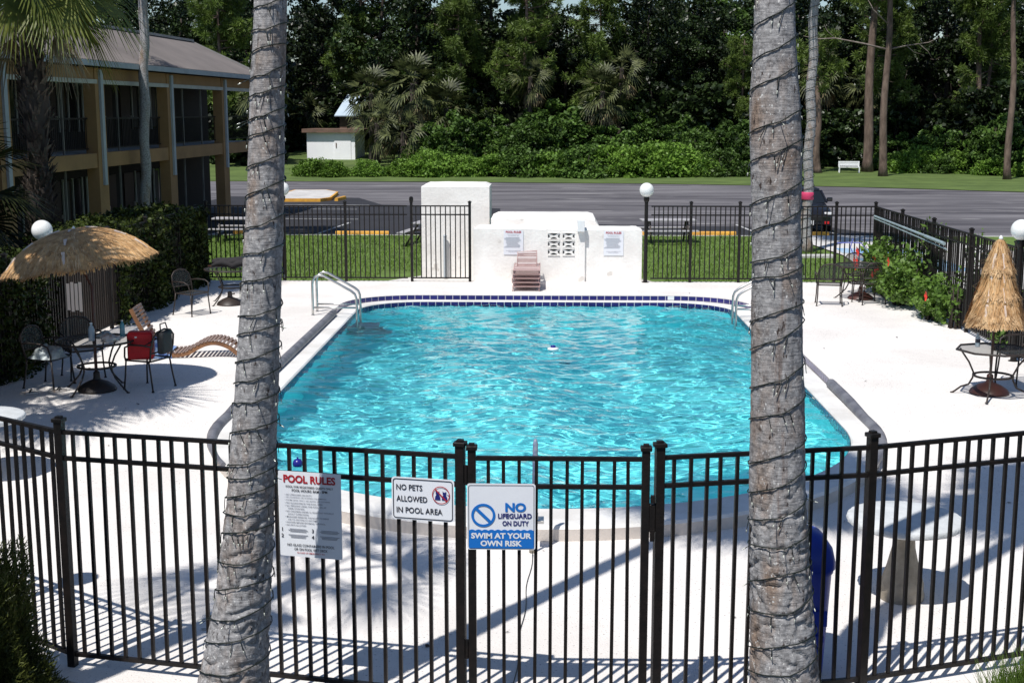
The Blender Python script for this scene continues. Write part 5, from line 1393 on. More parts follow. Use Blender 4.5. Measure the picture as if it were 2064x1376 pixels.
wheel_stop((-9.9, 45.9, .004), 1.7, 'yellow concrete wheel stop left of the left foreground palm')
wheel_stop((2.6, 45.95, .004), 1.7, 'yellow concrete wheel stop behind the picnic table near the globe lamp')
t = wthing('traffic_island', 'pale concrete parking island with a yellow painted kerb', 'traffic island', (-11.6, 66.7, 0))
P = [(-13.2, 63.0), (-10.6, 63.0), (-10.25, 64), (-10.6, 68.5), (-11.5, 70.4), (-13.2, 70.4)]
mb = MB(); n = len(P); cx_, cy_ = -11.8, 66.7
V = [(x, y, 0) for x, y in P] + [(x, y, .15) for x, y in P] + [(cx_ + (x - cx_) * .93, cy_ + (y - cy_) * .96, .15) for x, y in P]
mb.add(V, [(k, (k + 1) % n, n + (k + 1) % n, n + k) for k in range(n)] + [(n + k, n + (k + 1) % n, 2 * n + (k + 1) % n, 2 * n + k) for k in range(n)]); mb.build('kerb', M['yellow'], t)
mb = MB(); mb.add([(x, y, .153) for x, y, _ in V[2 * n:]], [tuple(range(n))]); mb.build('top', M['concrete'], t)
# path with blue paint
mb = MB(); P = [(8.3, 45.36), (9.35, 45.36), (9.6, 44.0), (11.6, 41.5), (14, 34.5), (8.6, 31.6), (8.3, 33.5), (8.75, 40.4)]
P = [(8.2, 45.3), (10.2, 45.3), (14, 42), (14, 31.5), (8.55, 31.5), (8.45, 35.6), (8.65, 39.0), (8.3, 43.0)]
mb.add([(x, y, .085) for x, y in P], [tuple(range(len(P)))]); struct('path', mb, M['sidewalk'])
for y0, y1 in ((39.6, 41.0), (35.2, 38.2)):
    mb = MB(); mb.quad((8.75, y0, .09), (11.2, y0 - .2, .09), (11.2, y1 - .2, .09), (8.85, y1, .09)); struct('painted_marking', mb, M['lineB'])
mb = MB(); mb.box((7.75, 38.6, .09), (1.1, .35, .1), .1, ch=.02); tag(mb.build('concrete_kerb_stone', M['concrete']), 'pale concrete slab lying on the lawn behind the far right chair', 'slab')

# ------------------------------------------------------------------ black car
t = thing('parked_car', 'black car parked facing the pool, mostly hidden behind the right foreground palm', 'car', (9.2, 49.3, .004), 0); t.scale = (1.0, 1, 1.0)
# front faces -Y. sections along the length
def car_sec(y, w, z0, z1, ins):
    return [(-w, y, z0), (-w * 1.0, y, z0 + .25), (-w * 1.01, y, (z0 + z1) / 2 + .1), (-w + ins * .4, y, z1 - .08), (-w + ins, y, z1), (0, y, z1 + .02), (w - ins, y, z1), (w - ins * .4, y, z1 - .08), (w * 1.01, y, (z0 + z1) / 2 + .1), (w, y, z0 + .25), (w, y, z0)]
mb = MB(); secs = [car_sec(-2.2, .72, .3, .66, .12), car_sec(-2.1, .82, .24, .76, .14), car_sec(-1.7, .87, .22, .88, .14), car_sec(-.95, .89, .22, .97, .1), car_sec(0, .9, .22, 1.0, .06), car_sec(1.5, .9, .22, 1.02, .06), car_sec(2.05, .86, .26, 1.0, .1), car_sec(2.2, .78, .35, .9, .12)]
loft(mb, secs); link('body', mb.mesh('body', M['carpaint'], True, auto=45), t)
mb = MB(); loft(mb, [[(-.84, -.95, .98), (.84, -.95, .98), (.86, 1.95, 1.0), (-.86, 1.95, 1.0)], [(-.74, -.35, 1.36), (.74, -.35, 1.36), (.76, 1.75, 1.38), (-.76, 1.75, 1.38)]]); link('window', mb.mesh('window', M['carglass']), t)
mb = MB(); loft(mb, [rsq(1.5, 2.1, 0, .15), rsq(1.46, 2.0, .08, .2), rsq(1.2, 1.6, .12, .3)]); rf = link('roof', mb.mesh('roof', M['carpaint'], True), t); rf.location = (0, .7, 1.36)
for sx in (-1, 1):
    mb = MB(); mb.bar((sx * .85, -.95, .99), (sx * .75, -.35, 1.37), .06); link('pillar', mb.mesh('pillar', M['carpaint']), t)
    mb = MB(); mb.bar((sx * .87, 1.9, 1.0), (sx * .77, 1.7, 1.38), .12); link('pillar', mb.mesh('pillar', M['carpaint']), t)
    mb = MB(); mb.box((sx * 1.0, -.7, 1.08), (.2, .1, .14), ch=.03); mb.bar((sx * .85, -.7, 1.0), (sx * .95, -.7, 1.05), .04); link('mirror', mb.mesh('mirror', M['carpaint'], True), t)
    mb = MB(); mb.box((sx * .66, -2.14, .66), (.26, .12, .13), ch=.03); link('headlight', mb.mesh('headlight', M['headl'], True), t)
    mb = MB(); mb.box((sx * .62, -2.215, .36), (.16, .04, .09), ch=.01); link('indicator', mb.mesh('indicator', M['redlens']), t)
    for y in (-1.35, 1.35):
        mb = MB(); mb.tube([(sx * .72, y, .32), (sx * .92, y, .32)], .32, 24); wl = link('wheel', mb.mesh('wheel', M['tyre'], True, auto=35), t)
        mb = MB(); mb.tube([(sx * .9, y, .32), (sx * .93, y, .32)], .2, 18); link('rim', mb.mesh('rim', M['rim'], True, auto=35), wl)
mb = MB(); mb.box((0, -2.21, .5), (.9, .05, .16), ch=.01); link('grille', mb.mesh('grille', M['bin_and_hole_black']), t)
mb = MB(); mb.box((0, -2.24, .36), (.32, .02, .16)); link('number_plate', mb.mesh('number_plate', M['headl']), t)

# ------------------------------------------------------------------ motel
BD = thing('motel_building', 'two storey tan motel with brown metal roof and dark open walkways', 'building', (-12.4, 52.2, 0), R(-3.1))
NB = 4; BAY = 6.3; S1 = 4.3; S0 = -BAY * NB - 2
def bpart(name, f, m, smooth=False, parent=BD):
    mb = MB(); f(mb); return link(name, mb.mesh(name, m, smooth, auto=35), parent)
for k in range(NB + 1):
    s = -BAY * k
    bpart('column', lambda mb: mb.box((-.18, s, 2.72), (.36, .7, 5.44)), M['tan'])
    bpart('downspout', lambda mb: (mb.box((.035, s + .02, 3.75), (.07, .2, 3.3)), mb.box((.02, s + .02, 2.08), (.1, .22, .06))), M['downspout'])
bpart('floor_beam', lambda mb: mb.box((-.14, (S0 + S1) / 2, 2.78), (.2, S1 - S0, .42)), M['tan'])
bpart('walkway_slab', lambda mb: mb.box((-1.1, (S0 + S1) / 2, 2.9), (1.78, S1 - S0, .16)), M['concrete'])
bpart('eave_beam', lambda mb: mb.box((-.13, (S0 + S1) / 2, 5.28), (.2, S1 - S0, .34)), M['tan'])
for k in range(NB):
    s = -BAY * k
    bpart('valance', lambda mb: mb.box((-.12, s - BAY / 2, 5.05), (.26, BAY - .36, .12)), M['cream_trim'])
bpart('valance', lambda mb: mb.box((-.12, (S1 + .17) / 2 + .05, 5.05), (.26, S1 - .25, .12)), M['cream_trim'])
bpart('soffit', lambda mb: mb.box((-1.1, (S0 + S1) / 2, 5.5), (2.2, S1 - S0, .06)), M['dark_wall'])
bpart('fascia', lambda mb: mb.box((.32, (S0 + S1) / 2, 5.55), (.08, S1 - S0 + .5, .16)), M['downspout'])
# roof: corrugated slope and hip end
mb = MB()
A0, A1 = S0 - .3, S1 + .3; xe, ze = .36, 5.62; xr, zr_ = -2.3, 6.98
n = int((A1 - A0) / .11)
for i in range(n):
    s0 = A0 + (A1 - A0) * i / n; s1 = A0 + (A1 - A0) * (i + 1) / n; sm = (s0 + s1) / 2
    def top_s(s): return min(s, S1 - .9)
    for a, b, la, lb in ((s0, sm, 0, .035), (sm, s1, .035, 0)):
        mb.quad((xe, a, ze + la), (xe, b, ze + lb), (xr, top_s(b), zr_ + lb), (xr, top_s(a), zr_ + la))
mb.quad((xe, A1, ze), (-8, A1, ze), (-5.4, S1 - .9, zr_), (xr, S1 - .9, zr_))
mb.quad((xr, A0, zr_), (xr, S1 - .9, zr_), (-5.4, S1 - .9, zr_ + .01), (-5.4, A0, zr_ + .01))
rf = link('roof', mb.mesh('roof', M['roof']), BD)
mb = MB(); mb.box((xr - .05, (A0 + S1 - .9) / 2, zr_ + .06), (.3, S1 - .9 - A0, .09)); mb.bar((xr, S1 - .9, zr_ + .03), (xe, A1, ze + .05), .12, .06); link('ridge_cap', mb.mesh('ridge_cap', M['roofcap']), rf)
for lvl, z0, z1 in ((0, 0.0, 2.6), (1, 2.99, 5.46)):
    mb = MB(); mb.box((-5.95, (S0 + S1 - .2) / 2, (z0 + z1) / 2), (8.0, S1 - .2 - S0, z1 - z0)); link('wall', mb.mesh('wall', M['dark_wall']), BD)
    for k in range(NB):
        s = -BAY * k - BAY / 2
        for off, kind in ((-2.3, 'd'), (-.95, 'w'), (.95, 'w'), (2.3, 'd')):
            if kind == 'd':
                mb = MB(); mb.box((-1.93, s + off, z0 + 1.04), (.05, .92, 2.08)); d = link('door', mb.mesh('door', M['dark_door']), BD)
                mb = MB(); mb.box((-1.87, s + off + .35 * (1 if off < 0 else -1), z0 + 1.0), (.07, .05, .12)); link('handle', mb.mesh('handle', M['steel']), d)
            else:
                mb = MB(); mb.box((-1.93, s + off, z0 + 1.35), (.04, 1.5, 1.5)); d = link('window', mb.mesh('window', M['glass_dark']), BD)
                mb = MB(); mb.box((-1.9, s + off - .5, z0 + 1.35), (.03, .42, 1.4)); link('curtain', mb.mesh('curtain', M['curtain']), d)
                mb = MB()
                for e in (-.76, .0, .76): mb.box((-1.895, s + off + e, z0 + 1.35), (.05, .04, 1.56))
                link('frame', mb.mesh('frame', M['cream_trim']), d)
        for e in (-1.05, 1.05):
            mb = MB(); mb.box((-.3, s + e, (z0 + z1) / 2), (.05, .05, z1 - z0)); link('mullion_post', mb.mesh('mullion_post', M['mullion']), BD)
        if lvl == 1:
            mb = MB(); mb.box((-.3, s, z0 + 1.0), (.05, BAY - .4, .05)); mb.box((-.3, s, z0 + .12), (.04, BAY - .4, .04))
            for q in range(46): mb.box((-.3, s - BAY / 2 + .3 + q * (BAY - .6) / 45, z0 + .56), (.018, .018, .86))
            link('railing', mb.mesh('railing', M['iron']), BD)
mb = MB(); mb.box((-.3, 2.2, 4.0), (.05, S1 - .2, .05)); mb.box((-.3, 2.2, 3.12), (.04, S1 - .2, .04))
for q in range(30): mb.box((-.3, .25 + q * .135, 3.55), (.018, .018, .86))
link('railing', mb.mesh('railing', M['iron']), BD)
bpart('column', lambda mb: mb.box((-.5, .95, 1.3), (.1, .1, 2.5)), M['cream_trim'])

# shed and metal roofed shelter -----------------------------------------
def hill(x, y): return 0.03 + terrain_z(x, y)
zs_ = .58
SH = thing('garden_shed', 'pale blue white windowless shed with brown flat roof at the wood edge', 'shed', (-15.95, 100, zs_), R(-6))
mb = MB(); mb.box((0, 1.5, 1.02), (3.66, 3.0, 2.3)); link('wall', mb.mesh('wall', M['shedwall']), SH)
mb = MB(); mb.box((.1, 1.5, 2.26), (4.4, 3.6, .16)); mb.box((.1, -.32, 2.2), (4.4, .06, .26)); link('roof', mb.mesh('roof', M['shedroof']), SH)
mb = MB(); mb.box((.9, -.02, .95), (1.25, .05, 1.85)); dd = link('door', mb.mesh('door', M['shedwall']), SH)
mb = MB(); mb.box((.42, -.06, 1.15), (.06, .06, .35)); link('latch', mb.mesh('latch', M['shedroof']), dd)
SH = thing('metal_shelter', 'small shelter with sloping blue white metal roof behind the shed', 'shelter', (-15.7, 109, 1.2))
mb = MB(); mb.add([(-1.2, -1.0, 2.6), (.95, -1.0, 2.6), (1.5, 1.4, 4.3), (-.45, 1.4, 4.3), (-1.2, -1.0, 2.68), (.95, -1.0, 2.68), (1.5, 1.4, 4.38), (-.45, 1.4, 4.38)], [(0, 3, 2, 1), (4, 5, 6, 7), (0, 1, 5, 4), (1, 2, 6, 5), (2, 3, 7, 6), (3, 0, 4, 7)]); link('roof', mb.mesh('roof', M['metalroof']), SH)
mb = MB(); mb.box((0, .2, 1.25), (1.7, 1.6, 2.7)); link('wall', mb.mesh('wall', M['shedroof']), SH)
# white bench
BN = thing('park_bench', 'small white bench on the far grass under the pines', 'bench', (20.45, 91.6, hill(20.45, 91.6) - .06), -.1)
mb = MB(); mb.box((0, 0, .43), (1.4, .42, .05)); link('seat', mb.mesh('seat', M['white']), BN)
mb = MB()
for k in range(3): mb.box((0, .2, .56 + .11 * k), (1.4, .03, .085))
link('backrest', mb.mesh('backrest', M['white']), BN)
for sx in (-.65, .65):
    mb = MB(); mb.box((sx, .18, .38), (.06, .06, .8)); mb.box((sx, -.18, .21), (.06, .06, .42)); link('leg', mb.mesh('leg', M['white']), BN)

# ------------------------------------------------------------------ trees
def limbs(mb, rng, h, r0, n, spread, lo=.35, mi=0):
    for k in range(n):
        z = h * rng.uniform(lo, .92); a = rng.uniform(0, 2 * PI); L = spread * rng.uniform(.5, 1); up = rng.uniform(.05, .6)
        P = [(0, 0, z)]
        for q in range(1, 6):
            f = q / 5; P.append((cos(a) * L * f + rng.gauss(0, .06) * L, sin(a) * L * f + rng.gauss(0, .06) * L, z + L * up * f * f + .1 * rng.gauss(0, 1)))
        mb.tube(P, [r0 * .35 * (1 - .85 * q / 5) for q in range(6)], 5, mi)
def broad_tree(seed, h, rx, m, ncl, per, leaf):
    rng = random.Random(seed); mb = MB(); N = 14
    P = [(.12 * sin(k * .6 + seed) * k / N * 2, .12 * cos(k * .5 + seed) * k / N * 2, h * .85 * k / N) for k in range(N + 1)]
    mb.tube(P, [.28 * (1.35 if k == 0 else 1) * (1 - .75 * k / N) for k in range(N + 1)], 10); limbs(mb, rng, h * .8, .3, 12, rx * .8, .3)
    tm = mb.mesh('trunk', M['bark_dark'], True)
    cm, _ = crown_mesh('crown', seed, rx, h * .42, h * .6, ncl, per, leaf, m, (.6, 1.25), hollow=.3)
    return tm, cm
def make_tree(name, label, meshes, loc, group):
    t = thing(name, label, 'tree', loc, 0, group); link('trunk', meshes[0], t); link('crown', meshes[1], t); return t
GW = 'dark trees of the wood behind the car park'
LW = 'dark leafy broad tree in the deep wood behind the car park'
protos = []
for sd_, h, rx, m, ncl, per, leaf in ((31, 15, 3.6, 'leaf_dark', 62, 150, .34), (32, 17, 4.0, 'leaf_dark', 70, 150, .36), (33, 14, 3.3, 'leaf_mid', 58, 150, .32), (34, 16, 3.2, 'leaf_dark', 55, 150, .3)):
    protos.append(make_tree('broadleaf_tree', LW, broad_tree(sd_, h, rx, M[m], ncl, per, leaf), (0, 0, 0), GW))
rt = random.Random(77)
spots = []
for row, (y0, step) in enumerate(((104, 5.0), (112, 5.2), (121, 5.0))):
    x = -47.0 + row * 1.7
    while x < 47:
        spots.append((x + rt.uniform(-1.2, 1.2), y0 + rt.uniform(-2.5, 2.5), row)); x += step * rt.uniform(.8, 1.2)
spots += [(7.6, 100.5, 1), (10.2, 101.5, 1), (12.4, 103, 1), (-4, 103, 1), (1.5, 105, 1)]
used_p = set()
for x, y, row in spots:
    if -20 < x < -13 and y < 113: continue
    if y < 108 and 13 < x < 30 and rt.random() < .4: continue
    k = rt.choice((0, 1, 2, 3, 0, 1)) if row else rt.choice((0, 3, 1, 0, 3))
    sc = rt.uniform(.75, 1.12) * (1.0 if row else .9)
    if -8 < x < 14: sc *= .92
    if -1 < x < 9 and row: sc *= .86
    loc = (x, y, hill(x, y) - .1)
    if k not in used_p:
        used_p.add(k); o = protos[k]; o.location = loc; o.rotation_euler.z = rt.uniform(0, 6); o.scale = (sc,) * 3
    else: dup(protos[k], loc, rt.uniform(0, 6), scale=(sc * rt.uniform(.85, 1.15), sc * rt.uniform(.85, 1.15), sc))
# the depth of the wood behind them, one uncountable mass of dark leaves
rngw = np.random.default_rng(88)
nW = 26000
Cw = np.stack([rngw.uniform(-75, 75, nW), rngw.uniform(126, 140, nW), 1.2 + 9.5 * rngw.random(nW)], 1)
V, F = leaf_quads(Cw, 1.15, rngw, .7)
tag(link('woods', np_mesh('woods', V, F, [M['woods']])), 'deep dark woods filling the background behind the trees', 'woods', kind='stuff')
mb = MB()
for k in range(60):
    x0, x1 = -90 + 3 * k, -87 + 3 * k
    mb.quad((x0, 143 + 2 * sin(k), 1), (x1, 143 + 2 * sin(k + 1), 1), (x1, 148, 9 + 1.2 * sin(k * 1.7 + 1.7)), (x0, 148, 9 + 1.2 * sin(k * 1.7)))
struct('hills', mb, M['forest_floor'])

# pines -----------------------------------------------------------------
def pine(seed, h, r, lo, nb, tuft_n, lean=0.0, m='needle'):
    rng = random.Random(seed); nr = np.random.default_rng(seed); mb = MB(); N = 24
    P = [(lean * h * (k / N) + .08 * sin(k * .5 + seed), .05 * cos(k * .4), h * k / N) for k in range(N + 1)]
    mb.tube(P, [r * (1.3 if k == 0 else 1) * (1 - .6 * k / N) for k in range(N + 1)], 12)
    V = []; tufts = []
    for b in range(nb):
        f = lo + (1 - lo) * (b + rng.random()) / nb; f = min(f, .99); i = int(f * N); z0 = Vector(P[i]); a = rng.uniform(0, 2 * PI); L = (1.1 - .55 * f) * rng.uniform(1.6, 3.4)
        e = z0 + Vector((cos(a) * L, sin(a) * L, L * rng.uniform(-.1, .45))); md = (z0 + e) / 2 + Vector((0, 0, -.1 * L))
        mb.tube([z0, md, e], [.05, .035, .015], 5)
        for q in range(9):
            g_ = rng.uniform(.45, 1.0); tufts.append(np.array(md.lerp(e, (g_ - .45) / .55)) + nr.normal(size=3) * .3)
    tufts.append(np.array(P[-1]))
    C = []; D = []
    for c in tufts:
        d = nr.normal(size=(tuft_n, 3)); d[:, 2] += .5; d /= np.linalg.norm(d, axis=1)[:, None]
        C.append(np.repeat(c[None], tuft_n, 0) + d * .08); D.append(d)
    C = np.concatenate(C); D = np.concatenate(D); n = len(C)
    s = np.cross(D, nr.normal(size=(n, 3))); s /= np.linalg.norm(s, axis=1)[:, None]
    L = nr.uniform(.2, .42, n)[:, None]; wd = .024
    V = np.stack([C - s * wd, C + s * wd, C + D * L + s * wd * .5 - [0, 0, .06], C + D * L - s * wd * .5 - [0, 0, .06]], 1).reshape(-1, 3)
    return mb.mesh('trunk', M['bark_pine'], True), np_mesh('crown', V, np.arange(4 * n).reshape(n, 4), [M[m]])
GP = 'tall pines at the wood edge'
pA = make_tree('pine_tree', 'tall straight pine trunk nearest behind the white bench', pine(51, 19, .34, .62, 26, 60), (21.85, 92.6, hill(21.4, 92.6)), GP)
pB = make_tree('pine_tree', 'slim pine with bare horizontal side branches, on the grass right of the white bench', pine(52, 18, .26, .64, 22, 60), (21.65, 87.5, hill(21.2, 87.5) - .05), GP)
mb = MB()
for P, r in (([(0, 0, 8.05), (-1.5, -.2, 8.4), (-3.4, -.3, 8.75), (-4.5, -.3, 8.7), (-5.4, -.2, 8.9)], [.07, .055, .04, .03, .012]), ([(0, 0, 8.05), (1.2, .1, 8.3), (2.6, .1, 8.5), (3.2, .1, 8.8)], [.06, .045, .03, .01]), ([(0, 0, 9.6), (-1.0, 0, 10.5), (-1.5, .1, 11.4)], [.05, .04, .01]), ([(1.2, .1, 8.3), (1.7, .1, 7.9), (2.4, .2, 7.7)], [.03, .02, .008]), ([(2.0, .1, 8.4), (2.6, .2, 7.95), (2.9, .2, 7.5)], [.025, .02, .008]), ([(-3.4, -.3, 8.75), (-3.9, -.2, 9.2), (-4.1, -.2, 9.6)], [.025, .018, .006])):
    mb.tube(P, r, 6)
link('dead_branch', mb.mesh('dead_branch', M['deadwood'], True), pB)
make_tree('pine_tree', 'short leaning pine trunk between the slim ribboned palm and the white bench', pine(53, 9, .26, .7, 12, 50, -.03), (18.3, 91.5, hill(18, 91) - .05), GP)
make_tree('pine_tree', 'lone slim pine at the far right edge of the grass', pine(54, 17, .22, .66, 20, 60, -.022), (28.75, 84.6, hill(28, 84) - .05), GP)
make_tree('pine_tree', 'dark pine trunk in the shade between the slim pine and the lone right pine', pine(55, 17, .24, .6, 24, 60), (30.6, 97.5, hill(27, 97) - .05), GP)
pm = pine(56, 14.5, .2, .35, 46, 60); pm2 = pine(57, 12.5, .16, .25, 44, 60)
pineC = make_tree('pine_tree', 'green pine with tufted crown rising out of the wood', pm, (-1.5, 99.0, hill(-1, 99)), GP)
pineD = make_tree('pine_tree', 'green pine with tufted crown rising out of the wood', pm2, (4.0, 100.0, hill(4, 100)), GP)
for k, (x, y, s_) in enumerate(((-6.3, 99.5, .95), (14.0, 97.5, .62), (16.0, 98.2, .74), (24.6, 99.5, 1.0), (31.5, 98, 1.0), (-14.4, 106, 1.05), (-24, 100, 1.1), (9.4, 112, 1.05))):
    dup(pineC if k % 2 else pineD, (x, y, hill(x, y)), k * 1.3, scale=s_)

# sabal palms in the wood --------------------------------------------------
cab1 = fan_crown('cabbage_crown_a', 61, 26, 1.15, 11, [M['frond_far'], M['frond_dead']], pet=1.05, width=.12, dead=9, low=-.95)
cab2 = fan_crown('cabbage_crown_b', 62, 22, 1.05, 10, [M['frond_far'], M['frond_dead']], pet=.95, width=.12, dead=10, low=-1.0)
def cab(x, y, h, crown, label, s_=1.0):
    t, _ = small_palm('cabbage_palm', label, (x, y, hill(x, y) - .1), h, .19, crown, (.01, 0), M['bark_dark'], 'cabbage palms in the wood'); t.scale = (s_,) * 3; return t
LC = 'bushy fan palm in the wood, '
p1 = cab(-9.3, 94.0, 4.9, cab1, LC + 'tallest of the clump beside the shed', 1.2)
cab(-11.7, 93.5, 2.9, cab2, LC + 'lower left one of the clump, overhanging the shed', 1.1)
cab(-7.0, 94.5, 3.6, cab1, LC + 'right one of the clump beside the shed', 1.15)
cab(-9.8, 92.5, 2.4, cab2, LC + 'lowest front one of the clump beside the shed', 1.1)
cab(-12.6, 97.5, 4.6, cab1, LC + 'rear one of the clump, above the shed roof', 1.1)
cab(-1.2, 97.0, 6.6, cab2, LC + 'high narrow head above the middle bushes', .95)
cab(3.9, 96.0, 4.9, cab1, LC + 'pale head standing alone right of the middle', 1.1)
cab(5.3, 97.5, 7.0, cab2, LC + 'upper head behind the pale lone palm', 1.0)
cab(-20.2, 96.0, 5.0, cab1, LC + 'left of the left foreground palm, beside the motel', 1.1)
cab(-19.2, 108.0, 3.0, cab2, LC + 'small one left of the shed', 1.0)
cab(20.2, 101.5, 6.2, cab1, LC + 'dim one behind the pines and white bench', 1.1)
cab(23.6, 101.0, 5.2, cab2, LC + 'dim one to the right of the slim pine', 1.1)

# shrubs and vines along the wood edge -------------------------------------
def shrub_mesh(seed, rx, rz, ncl, per, leaf, m):
    rng = np.random.default_rng(seed); cl = []
    while len(cl) < ncl:
        p = rng.uniform(-1, 1, 3); p[2] = abs(p[2]); L = np.linalg.norm(p)
        if L > 1 or L < .55: continue
        cl.append(((p[0] * rx, p[1] * rx, p[2] * rz), rng.uniform(.28, .6)))
    V, F = leaf_quads(blob_points(rng, cl, per, 1), leaf, rng, .6, .5)
    return np_mesh('foliage', V, F, [m])
def stem_mesh(h):
    mb = MB()
    for k in range(5):
        a = k * 1.26; mb.tube([(0, 0, -.1), (cos(a) * .3, sin(a) * .3, h * .4), (cos(a) * .7, sin(a) * .7, h * .8)], [.05, .035, .015], 5)
    return mb.mesh('stem', M['bark_dark'], True)
GS = 'bushes along the wood edge'
sh = []
for k, (sd_, rx, rz, ncl, per, leaf, m, lab) in enumerate((
    (71, 1.5, 1.5, 66, 150, .155, 'leaf_bright', 'bright green low bush in the row along the wood edge'),
    (72, 2.2, 3.0, 95, 130, .2, 'leaf_mid', 'tall leafy mid green bush heaped against the wood'),
    (73, 1.7, 1.3, 66, 140, .15, 'leaf_mid', 'mid green low bush in the row along the wood edge'),
    (74, 2.4, 3.6, 90, 90, .26, 'leaf_dark', 'dark tall bush in the shade of the wood'))):
    t = thing('bush', lab, 'bush', (0, -50, 0), 0, GS); link('foliage', shrub_mesh(sd_, rx, rz, ncl, per, leaf, M[m]), t); link('stem', stem_mesh(rz), t); sh.append(t)
places = []
x = -15.2
while x < 13.5: # low front row
    places.append((rt.choice((0, 0, 2)), x, 87.6 + rt.uniform(-.6, .8) + (.6 if x > 6 else 0) - (0.4 if x < -8 else 0), rt.uniform(.95, 1.45) * (.7 if x < -9 else 1))); x += rt.uniform(1.5, 2.3)
x = -8.5
while x < 13: # second row
    places.append((rt.choice((0, 0, 1, 2)), x, 92.0 + rt.uniform(-.8, .8), rt.uniform(1.0, 1.35))); x += rt.uniform(1.8, 2.6)
for x, y, s_ in ((-3.2, 95.6, 1.25), (-.4, 95.2, 1.45), (2.2, 95.8, 1.35), (4.8, 95, 1.1), (7.4, 96, 1.2), (9.8, 96.5, 1.15), (12.4, 97, 1.2), (-5.4, 96.2, 1.1), (.8, 97.5, 1.75), (6.0, 98.5, 1.5)):
    places.append((1, x, y, s_))
for x, y, s_ in ((14.4, 97.5, 1.1), (16.4, 98.6, 1.2), (10.8, 99.5, 1.6), (13.2, 100, 1.7), (8.2, 100, 1.6), (19, 99, 1.25), (22.5, 99.2, 1.2), (-6.5, 99, 1.5), (-21.5, 97.5, 1.2), (-17.8, 111, 1.5), (-22.0, 108, 1.5), (25.2, 100, 1.4), (30, 97, 1.5), (33, 96, 1.6), (-25, 103, 1.6)):
    places.append((3, x, y, s_))
for x, y, s_, k in ((24.4, 92.5, .9, 0), (26.0, 93.0, 1.1, 0), (26.6, 91.5, .85, 2), (28.6, 92.2, 1.2, 0), (30.6, 91, 1.2, 1), (32.0, 88.5, 1.1, 0), (33.8, 89, 1.2, 1), (29.4, 89.3, .85, 0), (23.4, 94.3, .7, 2), (27.4, 95, 1.1, 1), (31.5, 94, 1.3, 1), (25.0, 96, .95, 1), (14.2, 91.5, .8, 0), (15.6, 92.5, .8, 2), (13.6, 93.8, 1.1, 1), (16.0, 95.5, 1.0, 1)):
    places.append((k, x, y, s_))
seen = set()
for k, x, y, s_ in places:
    loc = (x, y, hill(x, y) - .1)
    if k not in seen:
        seen.add(k); sh[k].location = loc; sh[k].scale = (s_,) * 3
    else: dup(sh[k], loc, rt.uniform(0, 6), scale=(s_ * rt.uniform(.9, 1.2), s_ * rt.uniform(.9, 1.2), s_ * rt.uniform(.85, 1.1)))

# ------------------------------------------------------------------ hedges and near plants
def hedge(label, x0, x1, y0, y1, h, seed, dens=900, leaf=.07):
    rng = np.random.default_rng(seed)
    t = thing('hedge', label, 'hedge', ((x0 + x1) / 2, (y0 + y1) / 2, -.1)); W, L = x1 - x0, y1 - y0
    n = int(dens * (L * (W + 2 * h)))
    u = rng.uniform(-1, 1, n); v = rng.uniform(-1, 1, n); w_ = rng.random(n); P = np.zeros((n, 3))
    f = rng.random(n)
    topm = f < W / (W + 2 * h)
    P[:, 1] = v * L / 2
    wob = .09 * np.sin(P[:, 1] * 2.1 + seed) + .06 * np.sin(P[:, 1] * 5.3) + .05 * rng.normal(size=n)
    P[:, 0] = np.where(topm, u * W / 2, np.where(u > 0, 1, -1) * (W / 2 + wob))
    P[:, 2] = np.where(topm, h + .05 * np.sin(P[:, 1] * 3 + P[:, 0] * 4) + .05 * rng.normal(size=n), w_ * h)
    dpt = np.abs(rng.normal(size=n)) * .1
    P[:, 0] -= np.sign(P[:, 0]) * np.where(topm, 0, dpt); P[:, 2] -= np.where(topm, dpt, 0)
    V, F = leaf_quads(P, leaf, rng, .6, .2)
    link('foliage', np_mesh('foliage', V, F, [M['hedge']]), t)
    mb = MB(); mb.box((0, 0, h / 2 - .08), (W - .3, L - .2, h - .3)); link('branches', mb.mesh('branches', M['bark_dark']), t)
    return t
hedge('dark clipped hedge behind the far left part of the side fence, with sunlit top', -9.5, -7.86, 24.4, 31.0, 2.12, 3, 900, .08)
hedge('dark clipped hedge behind the near left part of the side fence and umbrella', -9.5, -7.86, 9.5, 21.5, 2.1, 5, 700, .08)
hedge('low dark hedge seen through the fence gap behind the open thatched umbrella', -10.2, -9.0, 21.6, 24.6, 1.75, 7, 500, .08)

def leafy_shrub(label, loc, rx, ry, rz, n, leaf, m, seed, cat='shrub', name='shrub', aspect=.5, up=.3):
    rng = np.random.default_rng(seed); t = thing(name, label, cat, loc)
    d = rng.normal(size=(n, 3)); d /= np.linalg.norm(d, axis=1)[:, None]; r = rng.random(n) ** .35
    lump = 1 + .25 * np.sin(d[:, 0] * 5 + seed) * np.cos(d[:, 1] * 6) + .2 * np.sin(d[:, 2] * 7 + d[:, 0] * 4)
    P = d * r[:, None] * lump[:, None] * np.array([rx, ry, rz]); P[:, 2] += rz; P = P[P[:, 2] > 0]
    V, F = leaf_quads(P, leaf, rng, aspect, up); link('foliage', np_mesh('foliage', V, F, [m]), t)
    mb = MB()
    for k in range(7):
        a = k * .9; mb.tube([(.1 * cos(a), .1 * sin(a), 0), (rx * .4 * cos(a), ry * .4 * sin(a), rz * .8), (rx * .7 * cos(a), ry * .7 * sin(a), rz * 1.5)], [.03, .02, .008], 5)
    link('stem', mb.mesh('stem', M['bark_dark'], True), t); return t
